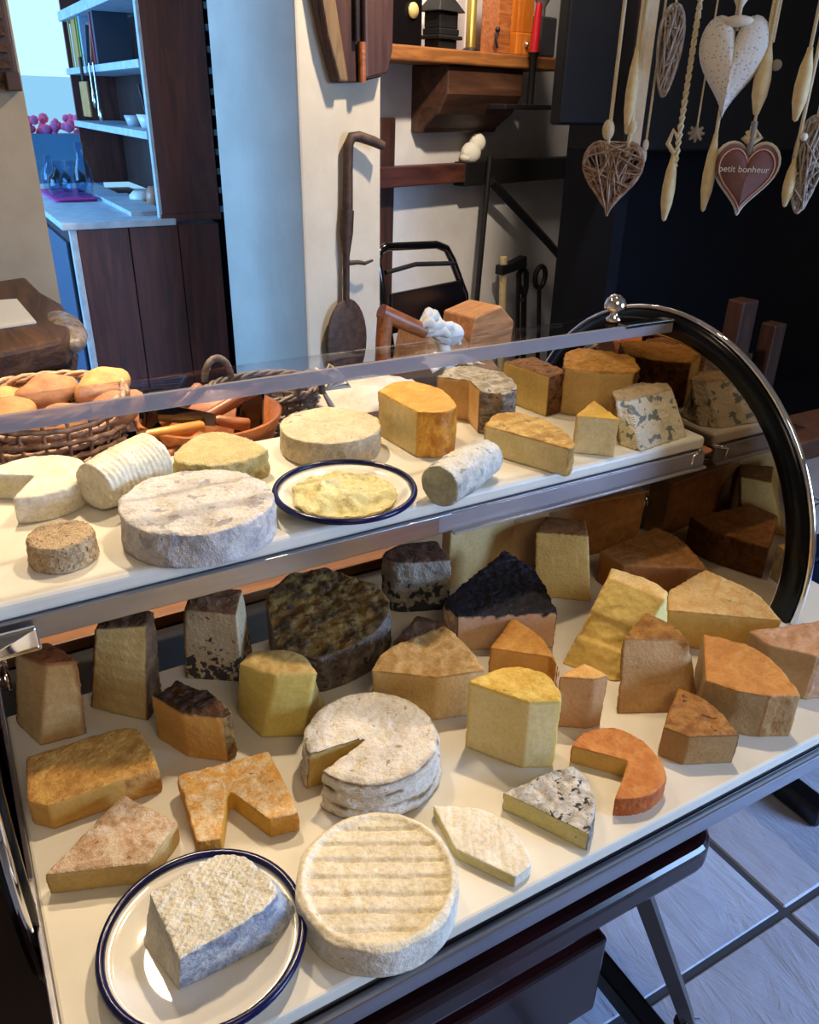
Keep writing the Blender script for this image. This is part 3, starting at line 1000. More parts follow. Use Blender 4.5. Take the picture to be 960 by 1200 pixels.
cheese('cheese_round', 'large flat grey-white bloomy wheel with faint straw lines, biggest on the upper shelf', UG, SHAPE['U4'],
       cm('u4r', '#B9B6B8', '#D6D2CC', 45, m1='#DAD6D0', m2='#CBC8C6', spot=('#A8A6AC', 40, 0.60), bump=0.6), smooth=8, amp=0.0016, asc=55, lump=0.0036, lsc=28, fn=grooves(0.021, 0.0011, 0.12, -14))
cheese('crumbly_cheese', 'pale yellow crumbly cheese with flat fine-grained top and rough broken sides', UG, SHAPE['U5'],
       cm('u5r', '#CDBE84', '#B9A564', 90, m1='#D9CC98', m2='#D0C088', bump=0.7, bs=380), smooth=2, amp=0.0006, asc=200,
       fn=lambda P, NV, vc, h: 0.007*pn(P, 90, 4)*(1-sst(0.4, 0.8, NV[:, 2])))
cheese('cheese_round', 'thick uncut beige wheel with wrinkled rind just behind the plate of cream', UG, SHAPE['U7'],
       cm('u7r', '#B3A58A', '#CDBFA0', 50, m1='#D3C6A8', m2='#C6B696', spot=('#8C8270', 70, 0.68), bump=0.4), smooth=14, amp=0.0016, asc=45, lump=0.002)
cheese('cheese_half_round', 'half wheel with glossy golden orange rind and small-holed pale cut face', UG, SHAPE['U8'],
       cm('u8r', '#B8701E', '#D79A36', 45, m1='#E0AC48', m2='#D49A30', rough=0.32, bump=0.2), cm('u8p', '#E0CC96', '#D6BE80', 20, spot=('#8A6C34', 130, 0.74), edge=('#C9933A', 0.004), bump=0.1), smooth=9, amp=0.0008)
u9 = cheese('cheese_half_round', 'cut round with wrinkled ash-grey rind peeling upward at the top', UG, SHAPE['U9'],
            cm('u9r', '#6E6052', '#A89A86', 60, m1='#C9C0AC', m2='#94866E', spot=('#4A3A2C', 70, 0.62), bump=0.9, stretch=(1, 1, 2.5)), cm('u9p', '#C79E5E', '#D6B276', 18, edge=('#6A5238', 0.003), bump=0.1), smooth=6, amp=0.002, asc=60)
fl = MB()
rows = []
for i in range(13):
    a = i/12
    x, y = 0.632+0.10*a-0.0, 1.02+0.035*sin(a*3.0)
    for j in range(5):
        bq = j/4
        rows.append((x-0.012*bq+0.004*sin(i*1.9), y+0.004*cos(i*2.3)+0.02*bq, 1.088+0.016*bq*(1-0.5*a)+0.004*sin(i*1.7+j)))
fl.add([(p[0]-u9.location.x, p[1]-u9.location.y, p[2]-u9.location.z) for p in rows], [(i*5+j, i*5+j+1, i*5+j+6, i*5+j+5) for i in range(12) for j in range(4)], True)
fo = fl.build('peeling_rind', M['cloth'], u9)
sd = fo.modifiers.new('t', 'SOLIDIFY')
sd.thickness = 0.0025
cheese('cheese_block', 'tall cut piece with dark brown crackled rind beside the ash-grey cut round', UG, SHAPE['U10'],
       cm('u10r', '#5A3418', '#8E5E2E', 80, m1='#9A6C3A', m2='#7C4E26', spot=('#3A1E0E', 110, 0.6), bump=1.0), cm('u10p', '#DABB6E', '#D0AC5C', 15, edge=('#8A5E2E', 0.003), bump=0.1), amp=0.0016, asc=120)
cheese('cheese_half_round', 'largest yellow-topped cheese with pitted speckled crust at the back right of the shelf', UG, SHAPE['U13'],
       cm('u13r', '#6E421E', '#8E5C2C', 70, m1='#D69C3C', m2='#BE8430', spot=('#5E3A16', 95, 0.64), bump=0.9), cm('u13p', '#D2B070', '#C8A262', 15, spot=('#7A5228', 75, 0.72), edge=('#A87C34', 0.004), bump=0.15), amp=0.0022, asc=80, lump=0.002)
cheese('small_cheese_block', 'small pale cheese block with smooth yellow skin on top near the shelf end', UG, SHAPE['U15'],
       cm('u15r', '#DDB044', '#D2A23A', 30, rough=0.45, bump=0.15), cm('u15p', '#E9DAAC', '#E2CF98', 12, edge=('#DDB658', 0.004), bump=0.05), smooth=8, amp=0.0006)
cheese('blue_cheese_wedge', 'cream wedge marbled with grey-blue mould at the right end of the upper shelf', UG, SHAPE['U16'],
       cm('u16r', '#7A4A2A', '#9A6A40', 90, m1='#C4AC82', m2='#B4986C', spot=('#6A6A5E', 110, 0.66), bump=0.7), cm('u16p', '#CBC0A4', '#D8CCAE', 25, spot=('#757A74', 60, 0.57), edge=('#A88E62', 0.004), bump=0.5), amp=0.0016, pamp=0.0012, asc=100)
cheese('cheese_half_round', 'half round with crackled golden crust and ivory cut face at the front shelf edge', UG, SHAPE['U11'],
       cm('u11r', '#A07A3E', '#C49A54', 60, m1='#DDBA72', m2='#BE9248', spot=('#7A5426', 100, 0.66), bump=0.6), cm('u11p', '#E4D4A4', '#DAC88E', 20, spot=('#9A804A', 120, 0.75), edge=('#A88248', 0.0035), bump=0.2), smooth=8, amp=0.0016, asc=70)
cheese('goat_cheese_log', 'soft log with bluish grey bloomy rind lying beside the plate of cream', UG, dict(a=(0.474, 0.744, 1.046), b=(0.580, 0.797, 1.046), ring=[0.027, 0.029, 0.025], z=1.02, cut=True),
       cm('u12r', '#A9A9A2', '#D6D4CA', 40, m1='#DCDAD0', m2='#CFCDC2', spot=('#969A96', 45, 0.60), bump=0.5), cm('u12p', '#A7AA98', '#BDBEA6', 25, bump=0.3), smooth=7, amp=0.0016, asc=60)

# ---- lower board, back rows
cheese('cheese_wedge', 'upright tan wedge with rusty brown rind on top at the far left back', LG, SHAPE['L1'],
       cm('l1r', '#7A4220', '#94582C', 50, bump=0.4), cm('l1p', '#BE9256', '#CBA066', 20, edge=('#96602E', 0.006), bump=0.15), amp=0.0012)
cheese('cheese_wedge', 'tall upright straw-coloured slab with dark rind along its right edge', LG, SHAPE['L2'],
       cm('l2r', '#5A3E26', '#7A5A3A', 60, bump=0.6), cm('l2p', '#C9AC70', '#BE9E60', 18, edge=('#6E5030', 0.004), bump=0.2), amp=0.0018)
cheese('blue_cheese_wedge', 'upright pale wedge spattered with dark mould low on its face', LG, SHAPE['L3'],
       cm('l3r', '#8A6242', '#B08A66', 60, m1='#A27A58', m2='#8A5E3C', bump=0.8), cm('l3p', '#CBB690', '#C0A880', 20, spot=('#3E3A38', 135, 0.66, 0.25), edge=('#A08058', 0.003), bump=0.3),
       spotmask=low(0.0, 0.8), amp=0.0014)
cheese('cheese_wedge', 'smooth butter-yellow wedge with rounded top behind the notched white wheel', LG, SHAPE['L4'],
       cm('l4r', '#BC9C5C', '#CBAC68', 40, bump=0.15), cm('l4p', '#DCCB78', '#D4C068', 12, spot=('#8A7A3A', 130, 0.76), edge=('#CBB064', 0.003), bump=0.08), smooth=26, amp=0.0008)
SHAPE['L5']['tz'] = [0.012, -0.004, -0.012, -0.008, 0.0, 0.006, 0.014, 0.016]
cheese('mouldy_cheese_round', 'big rough cheese with lumpy mustard and brown mould crust in the shelf shade', LG, SHAPE['L5'],
       cm('l5r', '#5E5046', '#8C8076', 45, m1='#8E6E34', m2='#4A361C', spot=('#2E2418', 90, 0.62), bump=1.0), cm('l5p', '#6A5A4A', '#88786A', 40, bump=0.5), amp=0.003, asc=70, lump=0.004, lsc=45)
cheese('blue_cheese_wedge', 'grey-blue mouldy wedge with brown strip of rind on top at the middle back', LG, SHAPE['L6'],
       cm('l6r', '#8F8C80', '#A8A294', 40, m1='#6E4C38', m2='#5A3A2A', spot=('#2E3038', 75, 0.66, 0.2), bump=0.7), spotmask=low(0.1, 0.9), amp=0.0016)
cheese('small_cheese_wedge', 'small dark wrinkled scrap of cheese tucked behind the pale tan wedge', LG, SHAPE['L6b'],
       cm('l6b', '#5A4232', '#7A5E48', 60, bump=0.8), amp=0.002)
cheese('cheese_block', 'pale upright block half hidden behind the black-crusted cheese', LG, SHAPE['L7'],
       cm('l7r', '#B8955A', '#C8A86A', 40), cm('l7p', '#CDB078', '#C0A066', 18, edge=('#B08A4C', 0.004), bump=0.15), amp=0.001)
SHAPE['L8']['tz'] = [-0.008, -0.008, -0.008, -0.006, 0.004, 0.014]
cheese('ash_cheese_wedge', 'broad pinkish wedge with thick coal-black crust on top', LG, SHAPE['L8'],
       cm('l8r', '#C4A284', '#D0AE8E', 40, m1='#0E0C12', m2='#221C26', bump=0.9), cm('l8p', '#CCA888', '#D4B496', 20, m1='#0E0C12', m2='#221C26', spot=('#2A2024', 70, 0.74), edge=('#2A2026', 0.003), bump=0.2),
       mask=lambda P, NV, h, s: sst(0.80, 0.88, P[:, 2]/h+0.30*pn(P, 95, s)+0.12*sst(0.3, 0.8, NV[:, 2])), amp=0.002, asc=110, smooth=6)
cheese('cheese_wedge', 'upright yellowish wedge with brown rind strip and small round holes below the shelf', LG, SHAPE['L9'],
       cm('l9r', '#7E5630', '#986C40', 60, bump=0.5), cm('l9p', '#C6A65E', '#BC9850', 18, spot=('#6E4E22', 65, 0.72), edge=('#8C6636', 0.003), bump=0.25), amp=0.0012)
cheese('cheese_wedge', 'large pale tan wedge with peeling crumbly rind behind the notched white wheel', LG, SHAPE['L10'],
       cm('l10r', '#B8935A', '#D0B078', 50, m1='#C9A46A', m2='#B08A50', spot=('#7A5A34', 80, 0.7), bump=0.5), cm('l10p', '#D4B47C', '#C8A468', 18, spot=('#9A6E3A', 90, 0.74), edge=('#A8814C', 0.0035), bump=0.25), amp=0.0018, lump=0.002)
cheese('cheese_wedge', 'small orange-topped wedge between the black-crusted cheese and the yellow block', LG, SHAPE['L11'],
       cm('l11r', '#C08036', '#D89C4A', 50, m1='#DCA04C', m2='#CC8A38', spot=('#8A5420', 100, 0.7), bump=0.4), cm('l11p', '#CF9A50', '#C48C42', 15, edge=('#B87A34', 0.004), bump=0.1), amp=0.001)
cheese('cheese_block', 'tall smooth ivory block with bright yellow pitted top standing at the middle of the board', LG, SHAPE['L12'],
       cm('l12r', '#DCC074', '#E6CE88', 30, m1='#E0C266', m2='#D0A644', spot=('#B88A2A', 90, 0.68), bump=0.5), cm('l12p', '#E4D096', '#DCC47E', 12, edge=('#DDBE60', 0.006), bump=0.06), amp=0.0012, smooth=8)
cheese('cheese_block', 'small brownish cream block right of the tall ivory block', LG, SHAPE['L13'],
       cm('l13r', '#C88E4C', '#D6A258', 40, m1='#DCAC62', m2='#D09C50', bump=0.15), cm('l13p', '#C49868', '#BA8C5A', 15, edge=('#A8743C', 0.004), bump=0.15), amp=0.0008)
cheese('cheese_wedge', 'tapering yellow wedge standing on end with torn lower half', LG, SHAPE['L14'],
       cm('l14r', '#D2A868', '#C0905A', 30, m1='#E2C484', m2='#D8B472', bump=0.12), cm('l14p', '#E0CC84', '#D8C06C', 14, m1='#DCC270', m2='#D0B05E', edge=('#D2AE66', 0.003), bump=0.15),
       mask=lambda P, NV, h, s: np.maximum(sst(0.35, 0.75, NV[:, 2]), sst(0.62, 0.5, P[:, 2]/h)), amp=0.0008, pamp=0.0012,
       fn=lambda P, NV, vc, h: vc*(-0.006*sst(0.62, 0.56, P[:, 2]/h)+0.004*sst(0.36, 0.30, P[:, 2]/h)))
cheese('cheese_wedge', 'upright tan wedge with glossy brown rind and a split hole near its top', LG, SHAPE['L15'],
       cm('l15r', '#96662E', '#BC8A48', 60, m1='#B07C38', m2='#8A5A26', rough=0.3, spot=('#6A4018', 90, 0.66), bump=0.6), cm('l15p', '#C49C68', '#B88E58', 16, spot=('#6E4A26', 60, 0.77), edge=('#9A6E3C', 0.004), bump=0.25), amp=0.0012)
cheese('cheese_wedge', 'low brown wedge half in shadow at the back right below the shelf end', LG, SHAPE['L16'],
       cm('l16r', '#8E5E2C', '#A87642', 70, bump=0.6), cm('l16p', '#94602E', '#86542A', 20, bump=0.2), amp=0.0014)
cheese('cheese_wedge', 'broad golden wedge with greenish mould flecks in front of the round end plate', LG, SHAPE['L17'],
       cm('l17r', '#C49A58', '#D8B070', 35, m1='#DAB474', m2='#CC9E5C', spot=('#7E8A66', 45, 0.70), bump=0.25), cm('l17p', '#DAB464', '#D0A654', 12, edge=('#C0924A', 0.004), bump=0.06), amp=0.0008)
cheese('cheese_wedge', 'orange-brown topped wedge with greyish side near the right front edge of the board', LG, SHAPE['L18'],
       cm('l18r', '#A88050', '#B8905C', 40, m1='#D0924A', m2='#C28240', spot=('#8A5A28', 120, 0.73), bump=0.25), cm('l18p', '#B89C74', '#A88A60', 20, edge=('#A0743E', 0.004), bump=0.3), amp=0.001, smooth=6)
cheese('cheese_wedge', 'wedge with dusty pink-tan rind cut off by the right picture edge', LG, SHAPE['L19'],
       cm('l19r', '#B88A66', '#C89E78', 40, m1='#CFA27C', m2='#BE8E68', bump=0.3), cm('l19p', '#C2A078', '#B6926A', 16, edge=('#D8BC94', 0.003), bump=0.12), amp=0.0012)
cheese('cheese_wedge', 'small wedge with dark-edged mottled brown rind at the front right of the board', LG, SHAPE['L20'],
       cm('l20r', '#6A4220', '#8A5C2E', 70, m1='#B07C3C', m2='#8A5826', spot=('#55341A', 75, 0.62), bump=0.5), cm('l20p', '#B4905E', '#A88250', 16, edge=('#5E3A1C', 0.0035), bump=0.2), amp=0.0012)
# ---- lower board, front rows
cheese('orange_cheese', 'thin disc of bright orange washed-rind cheese with a quarter cut away', LG, SHAPE['L21'],
       cm('l21r', '#B4561E', '#B8662C', 50, m1='#CA8848', m2='#BA7034', bump=0.35), cm('l21p', '#D8AE60', '#CCA050', 20, edge=('#C47430', 0.0025), bump=0.2), vox=0.0018, amp=0.0009, asc=90, smooth=3)
cheese('cheese_wedge', 'flat wedge with grey ash-mottled white rind near the front board edge', LG, SHAPE['L22'],
       cm('l22r', '#5E5A54', '#9A948A', 75, m1='#DEDAD0', m2='#A8A29A', spot=('#3E3A38', 120, 0.60), bump=0.8), cm('l22p', '#DED292', '#D2C47E', 20, spot=('#6A6640', 130, 0.70), edge=('#4A463C', 0.0022), bump=0.3), vox=0.0018, amp=0.0016, asc=90)
cheese('cheese_wedge', 'thin flat white bloomy wedge with buttery side right of the ridged wheel', LG, SHAPE['L23'],
       cm('l23r', '#E4DECC', '#D6CFBA', 50, m1='#ECE5D4', m2='#E0D8C4', spot=('#8A8068', 110, 0.77), bump=0.3), cm('l23p', '#D8CA8E', '#CCBC78', 20, edge=('#E8E2D0', 0.003), bump=0.25), vox=0.0016, amp=0.0007, smooth=6, fn=grooves(0.009, 0.0005, 0.3, 60))
cheese('cheese_round', 'white bloomy wheel with a wedge slit cut out and creased brown-flecked sides', LG, SHAPE['L24'],
       cm('l24r', '#D6CDBE', '#E8E1D4', 50, m1='#6E5A40', m2='#94805E', spot=('#A89C88', 80, 0.66), bump=0.6, stretch=(1, 1, 2.0)), cm('l24p', '#C8AE68', '#BC9E56', 20, edge=('#7A6444', 0.003), bump=0.4), smooth=6, amp=0.001, fn=camembert_side, mask=crack_lines)
cheese('ridged_cheese_round', 'cream round wheel with parallel straw grooves across its top at the front', LG, SHAPE['L25'],
       cm('l25r', '#DAD4C6', '#E4DED2', 40, m1='#EFE5CC', m2='#E2D6B8', spot=('#A89878', 90, 0.72), bump=0.35), vox=0.0014, smooth=8, amp=0.0006, fn=reblochon)
cheese('goat_cheese_block', 'white goat cheese brick with blue-grey ash side on the lower enamel plate', 'plated cheeses', SHAPE['L27'],
       cm('l27r', '#8E99AE', '#C9CED4', 60, m1='#F2EEE0', m2='#E6E1CE', spot=('#C9C4B0', 210, 0.70), bump=0.8, bs=260), cm('l27p', '#D8D4C4', '#C8C4B4', 50, m1='#E6E2D2', m2='#D6D0BA', bump=0.5, bs=260), vox=0.0015, amp=0.0014, asc=120,
       fn=lambda P, NV, vc, h: -0.0022*np.maximum(0, np.sin(P[:, 0]*900)*np.sin(P[:, 1]*900))*sst(0.5, 0.9, NV[:, 2])+0.002*pn(P, 180, 3)*np.exp(-((P[:, 2]-h)/0.006)**2))
cheese('cheese_wedge', 'low wedge with whitish powdered brown rind at the left front above the plate', LG, SHAPE['L28'],
       cm('l28r', '#A07A50', '#B8925E', 50, m1='#B08C66', m2='#D2BEA4', spot=('#7A5638', 90, 0.66), bump=0.7), cm('l28p', '#D6B878', '#CCAA66', 15, edge=('#B8925A', 0.003), bump=0.15), vox=0.002, amp=0.0012, asc=90)
cheese('vee_cut_cheese', 'square orange-edged cheese with a deep vee notch cut from its front', LG, SHAPE['L29'],
       cm('l29r', '#C88A30', '#D6A048', 60, m1='#DFC498', m2='#D49A44', spot=('#A87230', 100, 0.66), bump=0.6), cm('l29p', '#DAAA48', '#CE9C3C', 18, edge=('#C48A34', 0.003), bump=0.2), vox=0.002, amp=0.001, asc=90)
cheese('cheese_slab', 'long low slab with brown pitted rind and one rounded end at the left side', LG, SHAPE['L30'],
       cm('l30r', '#B07C3A', '#C8954E', 60, m1='#CE9E50', m2='#B07E3A', spot=('#7E5222', 110, 0.66), bump=0.5), cm('l30p', '#CE9E4E', '#C29040', 16, edge=('#B8863E', 0.003), bump=0.12), amp=0.001, smooth=8)
cheese('crusted_cheese', 'amber piece with dark crinkled crust folded over its top behind the vee-notched cheese', LG, SHAPE['L31'],
       cm('l31r', '#6E4C28', '#A08040', 80, m1='#2E1E14', m2='#5A3A20', spot=('#C0A060', 120, 0.68), bump=1.0), cm('l31p', '#D0A256', '#C29048', 18, spot=('#8A5A28', 80, 0.74), edge=('#9A7444', 0.003), bump=0.2), amp=0.003, asc=110, lump=0.002)
cheese('cheese_block', 'long pale tan block with dark brown end against the back under the upper shelf', LG, SHAPE['L32'],
       cm('l32r', '#94622E', '#A87440', 40, m1='#C8A070', bump=0.2), cm('l32p', '#CDA878', '#C09A68', 12, edge=('#B48C58', 0.003), bump=0.06), amp=0.0006)

# ---- enamel plates and the spooned cream
PLP = [(0, 0.0), (0.052, 0.0), (0.058, 0.001), (0.074, 0.011), (0.0845, 0.0185), (0.0845, 0.0205), (0.073, 0.0135), (0.058, 0.0042), (0.05, 0.0035), (0, 0.0035)]


def plate(x, y, z, label):
    p = thing('enamel_plate', label, 'plate', (x, y, z), 0, 'blue-rimmed enamel plates')
    MB().lathe(PLP, (0, 0, 0), 64).build('dish', M['enamel'], p)
    MB().tube([(0.0845*cos(2*pi*k/64), 0.0845*sin(2*pi*k/64), 0.0197) for k in range(64)], 0.0040, 8, closed=True).build('blue_rim', M['enamel_blue'], p)
    return p


plate(SHAPE['U6']['c'][0], SHAPE['U6']['c'][1], 1.0203, 'white enamel plate with blue rim holding soft cream on the upper shelf')
plate(SHAPE['L26']['c'][0], SHAPE['L26']['c'][1], 0.8003, 'white enamel plate with blue rim under the goat cheese brick')
cheese('soft_cheese_cream', 'lumpy spooned heap of pale yellow cream cheese on the upper plate', 'plated cheeses',
       dict(z=1.0240, h=0.013, c=SHAPE['U6']['c'], r=0.066, bs=0.84),
       cm('creamr', '#DDD6A4', '#CFC688', 60, spot=('#A8A068', 120, 0.68), rough=0.35, bump=0.4), smooth=8, amp=0.002, asc=90, lump=0.005, lsc=45,
       fn=lambda P, NV, vc, h: sst(0.2, 0.8, NV[:, 2])*(0.014*np.exp(-(((P[:, 0]+0.012)**2+(P[:, 1]-0.014)**2)/0.0011))+0.010*np.abs(pn(P, 55, 6))-0.004))
# ------------------------------------------------------------------ side table behind the trolley: bread, knives, baskets
st = thing('side_table', 'low dark oak table behind the trolley carrying the bread and knife baskets', 'table', (0.45, 1.62, 0))
MB().box((-0.85, -0.38, 0.755), (0.80, 0.38, 0.80)).build('table_top', M['dark_oak'], st, bevel=0.005)
for x in (-0.78, 0.73):
    for y in (-0.31, 0.31):
        MB().box((x-0.03, y-0.03, 0), (x+0.03, y+0.03, 0.755)).build('leg', M['dark_oak_v'], st)


def basket(name, label, loc, rx, ry, h, mat, flare=0.72, rows=9, stakes=22, base_z=0.006):
    b = thing(name, label, 'basket', loc)
    wv = MB()
    for k in range(rows):
        f = k/(rows-1)
        s = flare+(1-flare)*f**0.8
        pts = []
        for i in range(stakes*2):
            a = 2*pi*i/(stakes*2)
            o = 0.006*(1 if (i//1+k) % 2 else -1) if i % 2 == 0 else 0.0
            pts.append(((rx*s+o)*cos(a), (ry*s+o)*sin(a), base_z+f*(h-0.01)+0.003*sin(3*a+k)))
        wv.tube(pts, 0.0048, 5, closed=True)
    wv.prism(circle((0, 0), 1, n=24), 0, 1)
    wv.v[-48:] = [(x*rx*flare, y*ry*flare, z*0.006) for x, y, z in wv.v[-48:]]
    wo = wv.build('weave', mat, b)
    sk = MB()
    for i in range(stakes):
        a = 2*pi*i/stakes
        sk.tube([(rx*flare*cos(a), ry*flare*sin(a), 0.004), (rx*(flare+(1-flare)*0.55)*cos(a), ry*(flare+(1-flare)*0.55)*sin(a), h*0.5), (rx*cos(a), ry*sin(a), h)], 0.003, 5)
    sk.build('stakes', mat, b)['kind'] = 'stuff'
    rm = MB()
    for q in range(3):
        rm.tube([((rx+0.004*cos(i*1.1+2.1*q))*cos(2*pi*i/48), (ry+0.004*cos(i*1.1+2.1*q))*sin(2*pi*i/48), h+0.005*sin(i*1.1+2.1*q)) for i in range(48)], 0.0048, 5, closed=True)
    rm.build('rim', mat, b)
    return b


basket('bread_basket', 'brown wicker basket of bread rolls behind the left end of the trolley', (0.105, 1.37, 0.80), 0.128, 0.115, 0.225, M['wicker'], rows=17)
rolls = [(0.045, 1.36, 1.002, 'bread', (0.045, 0.035, 0.030), 0.3, 'golden roll at the left end of the bread basket'),
         (0.115, 1.42, 1.010, 'bread_brown', (0.05, 0.036, 0.032), 0.2, 'brown roll behind the others in the middle of the bread basket'),
         (0.205, 1.405, 1.015, 'bread', (0.05, 0.034, 0.030), 0.5, 'pale golden roll topping the right back of the bread basket'),
         (0.120, 1.325, 0.985, 'bread_brown', (0.052, 0.036, 0.034), 0.4, 'dark oval roll at the front middle of the bread basket'),
         (0.205, 1.345, 0.99, 'bread_brown', (0.058, 0.034, 0.03), 0.45, 'long brown roll leaning on the right rim of the bread basket'),
         (0.045, 1.43, 1.0, 'bread', (0.045, 0.032, 0.028), -0.3, 'small golden roll at the back left of the bread basket')]
for x, y, z, m, r, rz, lb_ in rolls:
    mb = MB().ball((0, 0, 0), (r[0]*1.15, r[1]*1.1, r[2]), 24, 14)
    mb.v = [(a+0.004*sin(b_*70), b_*(1+0.12*cos(a*45)), c*(0.6 if c < 0 else 1.0)+0.0025*sin(a*110+b_*60)) for a, b_, c in mb.v]
    o = mb.build('bread_roll', M[m], None, (x, y, z))
    o.rotation_euler = (0.1, -0.15, rz)
    tag(o, lb_, 'bread', 'rolls in the bread basket')

bw = thing('wooden_bowl', 'round brown wooden bowl full of knives behind the small cheeses', 'bowl', (0.380, 1.40, 0.80))
MB().lathe([(0, 0), (0.06, 0), (0.10, 0.05), (0.135, 0.145), (0.125, 0.145), (0.09, 0.055), (0.05, 0.015), (0, 0.015)], (0, 0, 0), 40).build('bowl', M['handle'], bw)
knives = [((0.285, 1.37, 0.945), (0.372, 1.40, 0.995), 'handle', 'brown-handled knife pointing up left in the bowl'),
          ((0.352, 1.36, 0.945), (0.475, 1.38, 0.985), 'handle', 'long brown-handled knife slanting to the right over the bowl'),
          ((0.235, 1.33, 0.945), (0.352, 1.335, 0.943), 'handle2', 'pale orange-handled knife lying level at the front of the bowl'),
          ((0.375, 1.34, 0.950), (0.432, 1.325, 0.935), 'handle', 'short thick knife handle at the right of the bowl'),
          ((0.325, 1.44, 0.965), (0.338, 1.385, 0.985), 'handle', 'stubby knife handle seen end on above the bowl'),
          ((0.255, 1.30, 0.905), (0.345, 1.31, 0.935), 'handle', 'dark brown knife handle low at the front of the bowl')]
for p, q, m, lb_ in knives:
    p, q = Vector(p), Vector(q)
    d = (q-p).normalized()
    k = thing('cheese_knife', lb_, 'knife', p, 0, 'knives in the wooden bowl')
    L = (q-p)
    MB().tube([(0, 0, 0), tuple(L*0.1), tuple(L*0.5), tuple(L*0.95), tuple(L)], [0.008, 0.0105, 0.0115, 0.0125, 0.009], 12).build('handle', M[m], k)
    b0 = -d*0.10
    b0.z = max(b0.z, 0.86-p.z)
    sd_ = d.cross(Vector((0, 0, 1))).normalized()*0.0012
    hv = Vector((0, 0, 0.012))
    vs = [Vector((0, 0, 0))+sd_+hv, Vector((0, 0, 0))+sd_-hv, b0+sd_-hv*1.6, b0+sd_+hv*1.2]
    vs += [x-sd_*2 for x in vs]
    MB().add(vs, [(0, 1, 2, 3), (7, 6, 5, 4), (0, 3, 7, 4), (1, 5, 6, 2), (0, 4, 5, 1), (3, 2, 6, 7)]).build('blade', M['black_gloss'], k)
for lb_, x, y, rz in (('black leather knife sheath standing at the left of the bowl', 0.268, 1.43, 0.4), ('black tapered knife sheath standing at the right of the bowl', 0.445, 1.40, -0.2)):
    o = MB().prism(rounded(-0.03, -0.012, 0.03, 0.012, 0.01), 0, 0.16, 0.8).build('knife_sheath', M['black_gloss'], None, (x, y, 0.835), bevel=0.003)
    o.rotation_euler = (0.1, 0.12, rz)
    tag(o, lb_, 'sheath', 'knife sheaths in the wooden bowl')

b2 = basket('knife_basket', 'grey-brown wicker basket with a loop handle and white ribbon behind the wooden bowl', (0.565, 1.62, 0.80), 0.125, 0.10, 0.10, M['wicker_grey'], 0.8, 8)
for sx in (1, -1):
    MB().tube([(0.07*sx+0.03*cos(a), 0.095*(-1 if sx > 0 else 1), 0.10+0.05*sin(a)) for a in [pi*i/12 for i in range(13)]], 0.008, 8).build('loop_handle', M['wicker_grey'], b2)
rb = MB()
for k in range(4):
    a = k*1.5
    rb.tube([(0.105, -0.07, 0.10), (0.125+0.03*cos(a), -0.08+0.02*sin(a), 0.125+0.012*k), (0.15+0.02*cos(a), -0.085, 0.105+0.01*k), (0.118, -0.072, 0.10)], [0.004, 0.006, 0.006, 0.004], 6)
rb.tube([(0.11, -0.07, 0.10), (0.125, -0.09, 0.06), (0.12, -0.10, 0.03)], [0.004, 0.007, 0.008], 6)
rb.build('white_ribbon', M['cloth'], b2)

cl = MB()
rows = []
for i in range(19):
    for j in range(9):
        x, y = 0.70+0.30*i/18, 1.50+0.22*j/8
        rows.append((x, y, 0.825+0.055*sin(pi*i/18)*(0.5+0.5*sin(pi*j/8))+0.006*sin(i*1.1+j*0.8)))
cl.add(rows, [(i*9+j, i*9+9+j, i*9+10+j, i*9+j+1) for i in range(18) for j in range(8)], True)
o = cl.build('bread_cloth', M['cloth'])
sd = o.modifiers.new('t', 'SOLIDIFY')
sd.thickness = 0.006
tag(o, 'crumpled white cloth heaped behind the golden half wheel', 'cloth')
o = MB().box((0.70, 1.26, 0.80), (0.88, 1.46, 0.87)).build('leather_box', plain('brown_leather', '#3A1C14', 0.4), bevel=0.012)
tag(o, 'dark brown leather box on the side table behind the beige wheel', 'box')
o = MB().lathe([(0, 0), (0.02, 0), (0.024, 0.05), (0.021, 0.05), (0.018, 0.004), (0, 0.004)], (0, 0, 0), 20).build('small_cup', M['black_gloss'], None, (-0.06, 1.30, 0.80))
o.scale = (1.2, 1.2, 2.6)
tag(o, 'small black pot at the left end of the side table beside the bread basket', 'cup')

cr = thing('wrapped_pestle', 'bent brown wooden handle wrapped in white cloth behind the clear cover', 'tool', (1.0, 1.78, 0.80))
MB().tube([(-0.055, 0, 0.0), (-0.052, 0, 0.12), (-0.046, 0, 0.185)], [0.02, 0.02, 0.021], 14).build('upright', M['handle'], cr, bevel=0)
MB().tube([(-0.058, 0, 0.195), (0.0, 0, 0.165), (0.07, 0, 0.132)], [0.02, 0.021, 0.019], 14).build('grip', M['handle'], cr)
cb = MB()
for k in range(9):
    a = k*0.9
    cb.tube([(0.05, 0, 0.14), (0.085+0.02*cos(a), 0.02*sin(a*1.7), 0.15+0.03*sin(a)), (0.13+0.02*cos(a*2), 0.03*sin(a), 0.125+0.02*sin(a*2)), (0.17, 0.02*cos(a), 0.09)], [0.008, 0.014, 0.013, 0.006], 7)
cb.ball((0.15, 0, 0.115), (0.04, 0.03, 0.03), 14, 8)
cb.tube([(0.12, 0.0, 0.11), (0.14, 0.0, 0.05), (0.15, 0, 0.0)], [0.02, 0.018, 0.025], 8)
cb.build('wrapping_cloth', M['cloth'], cr)

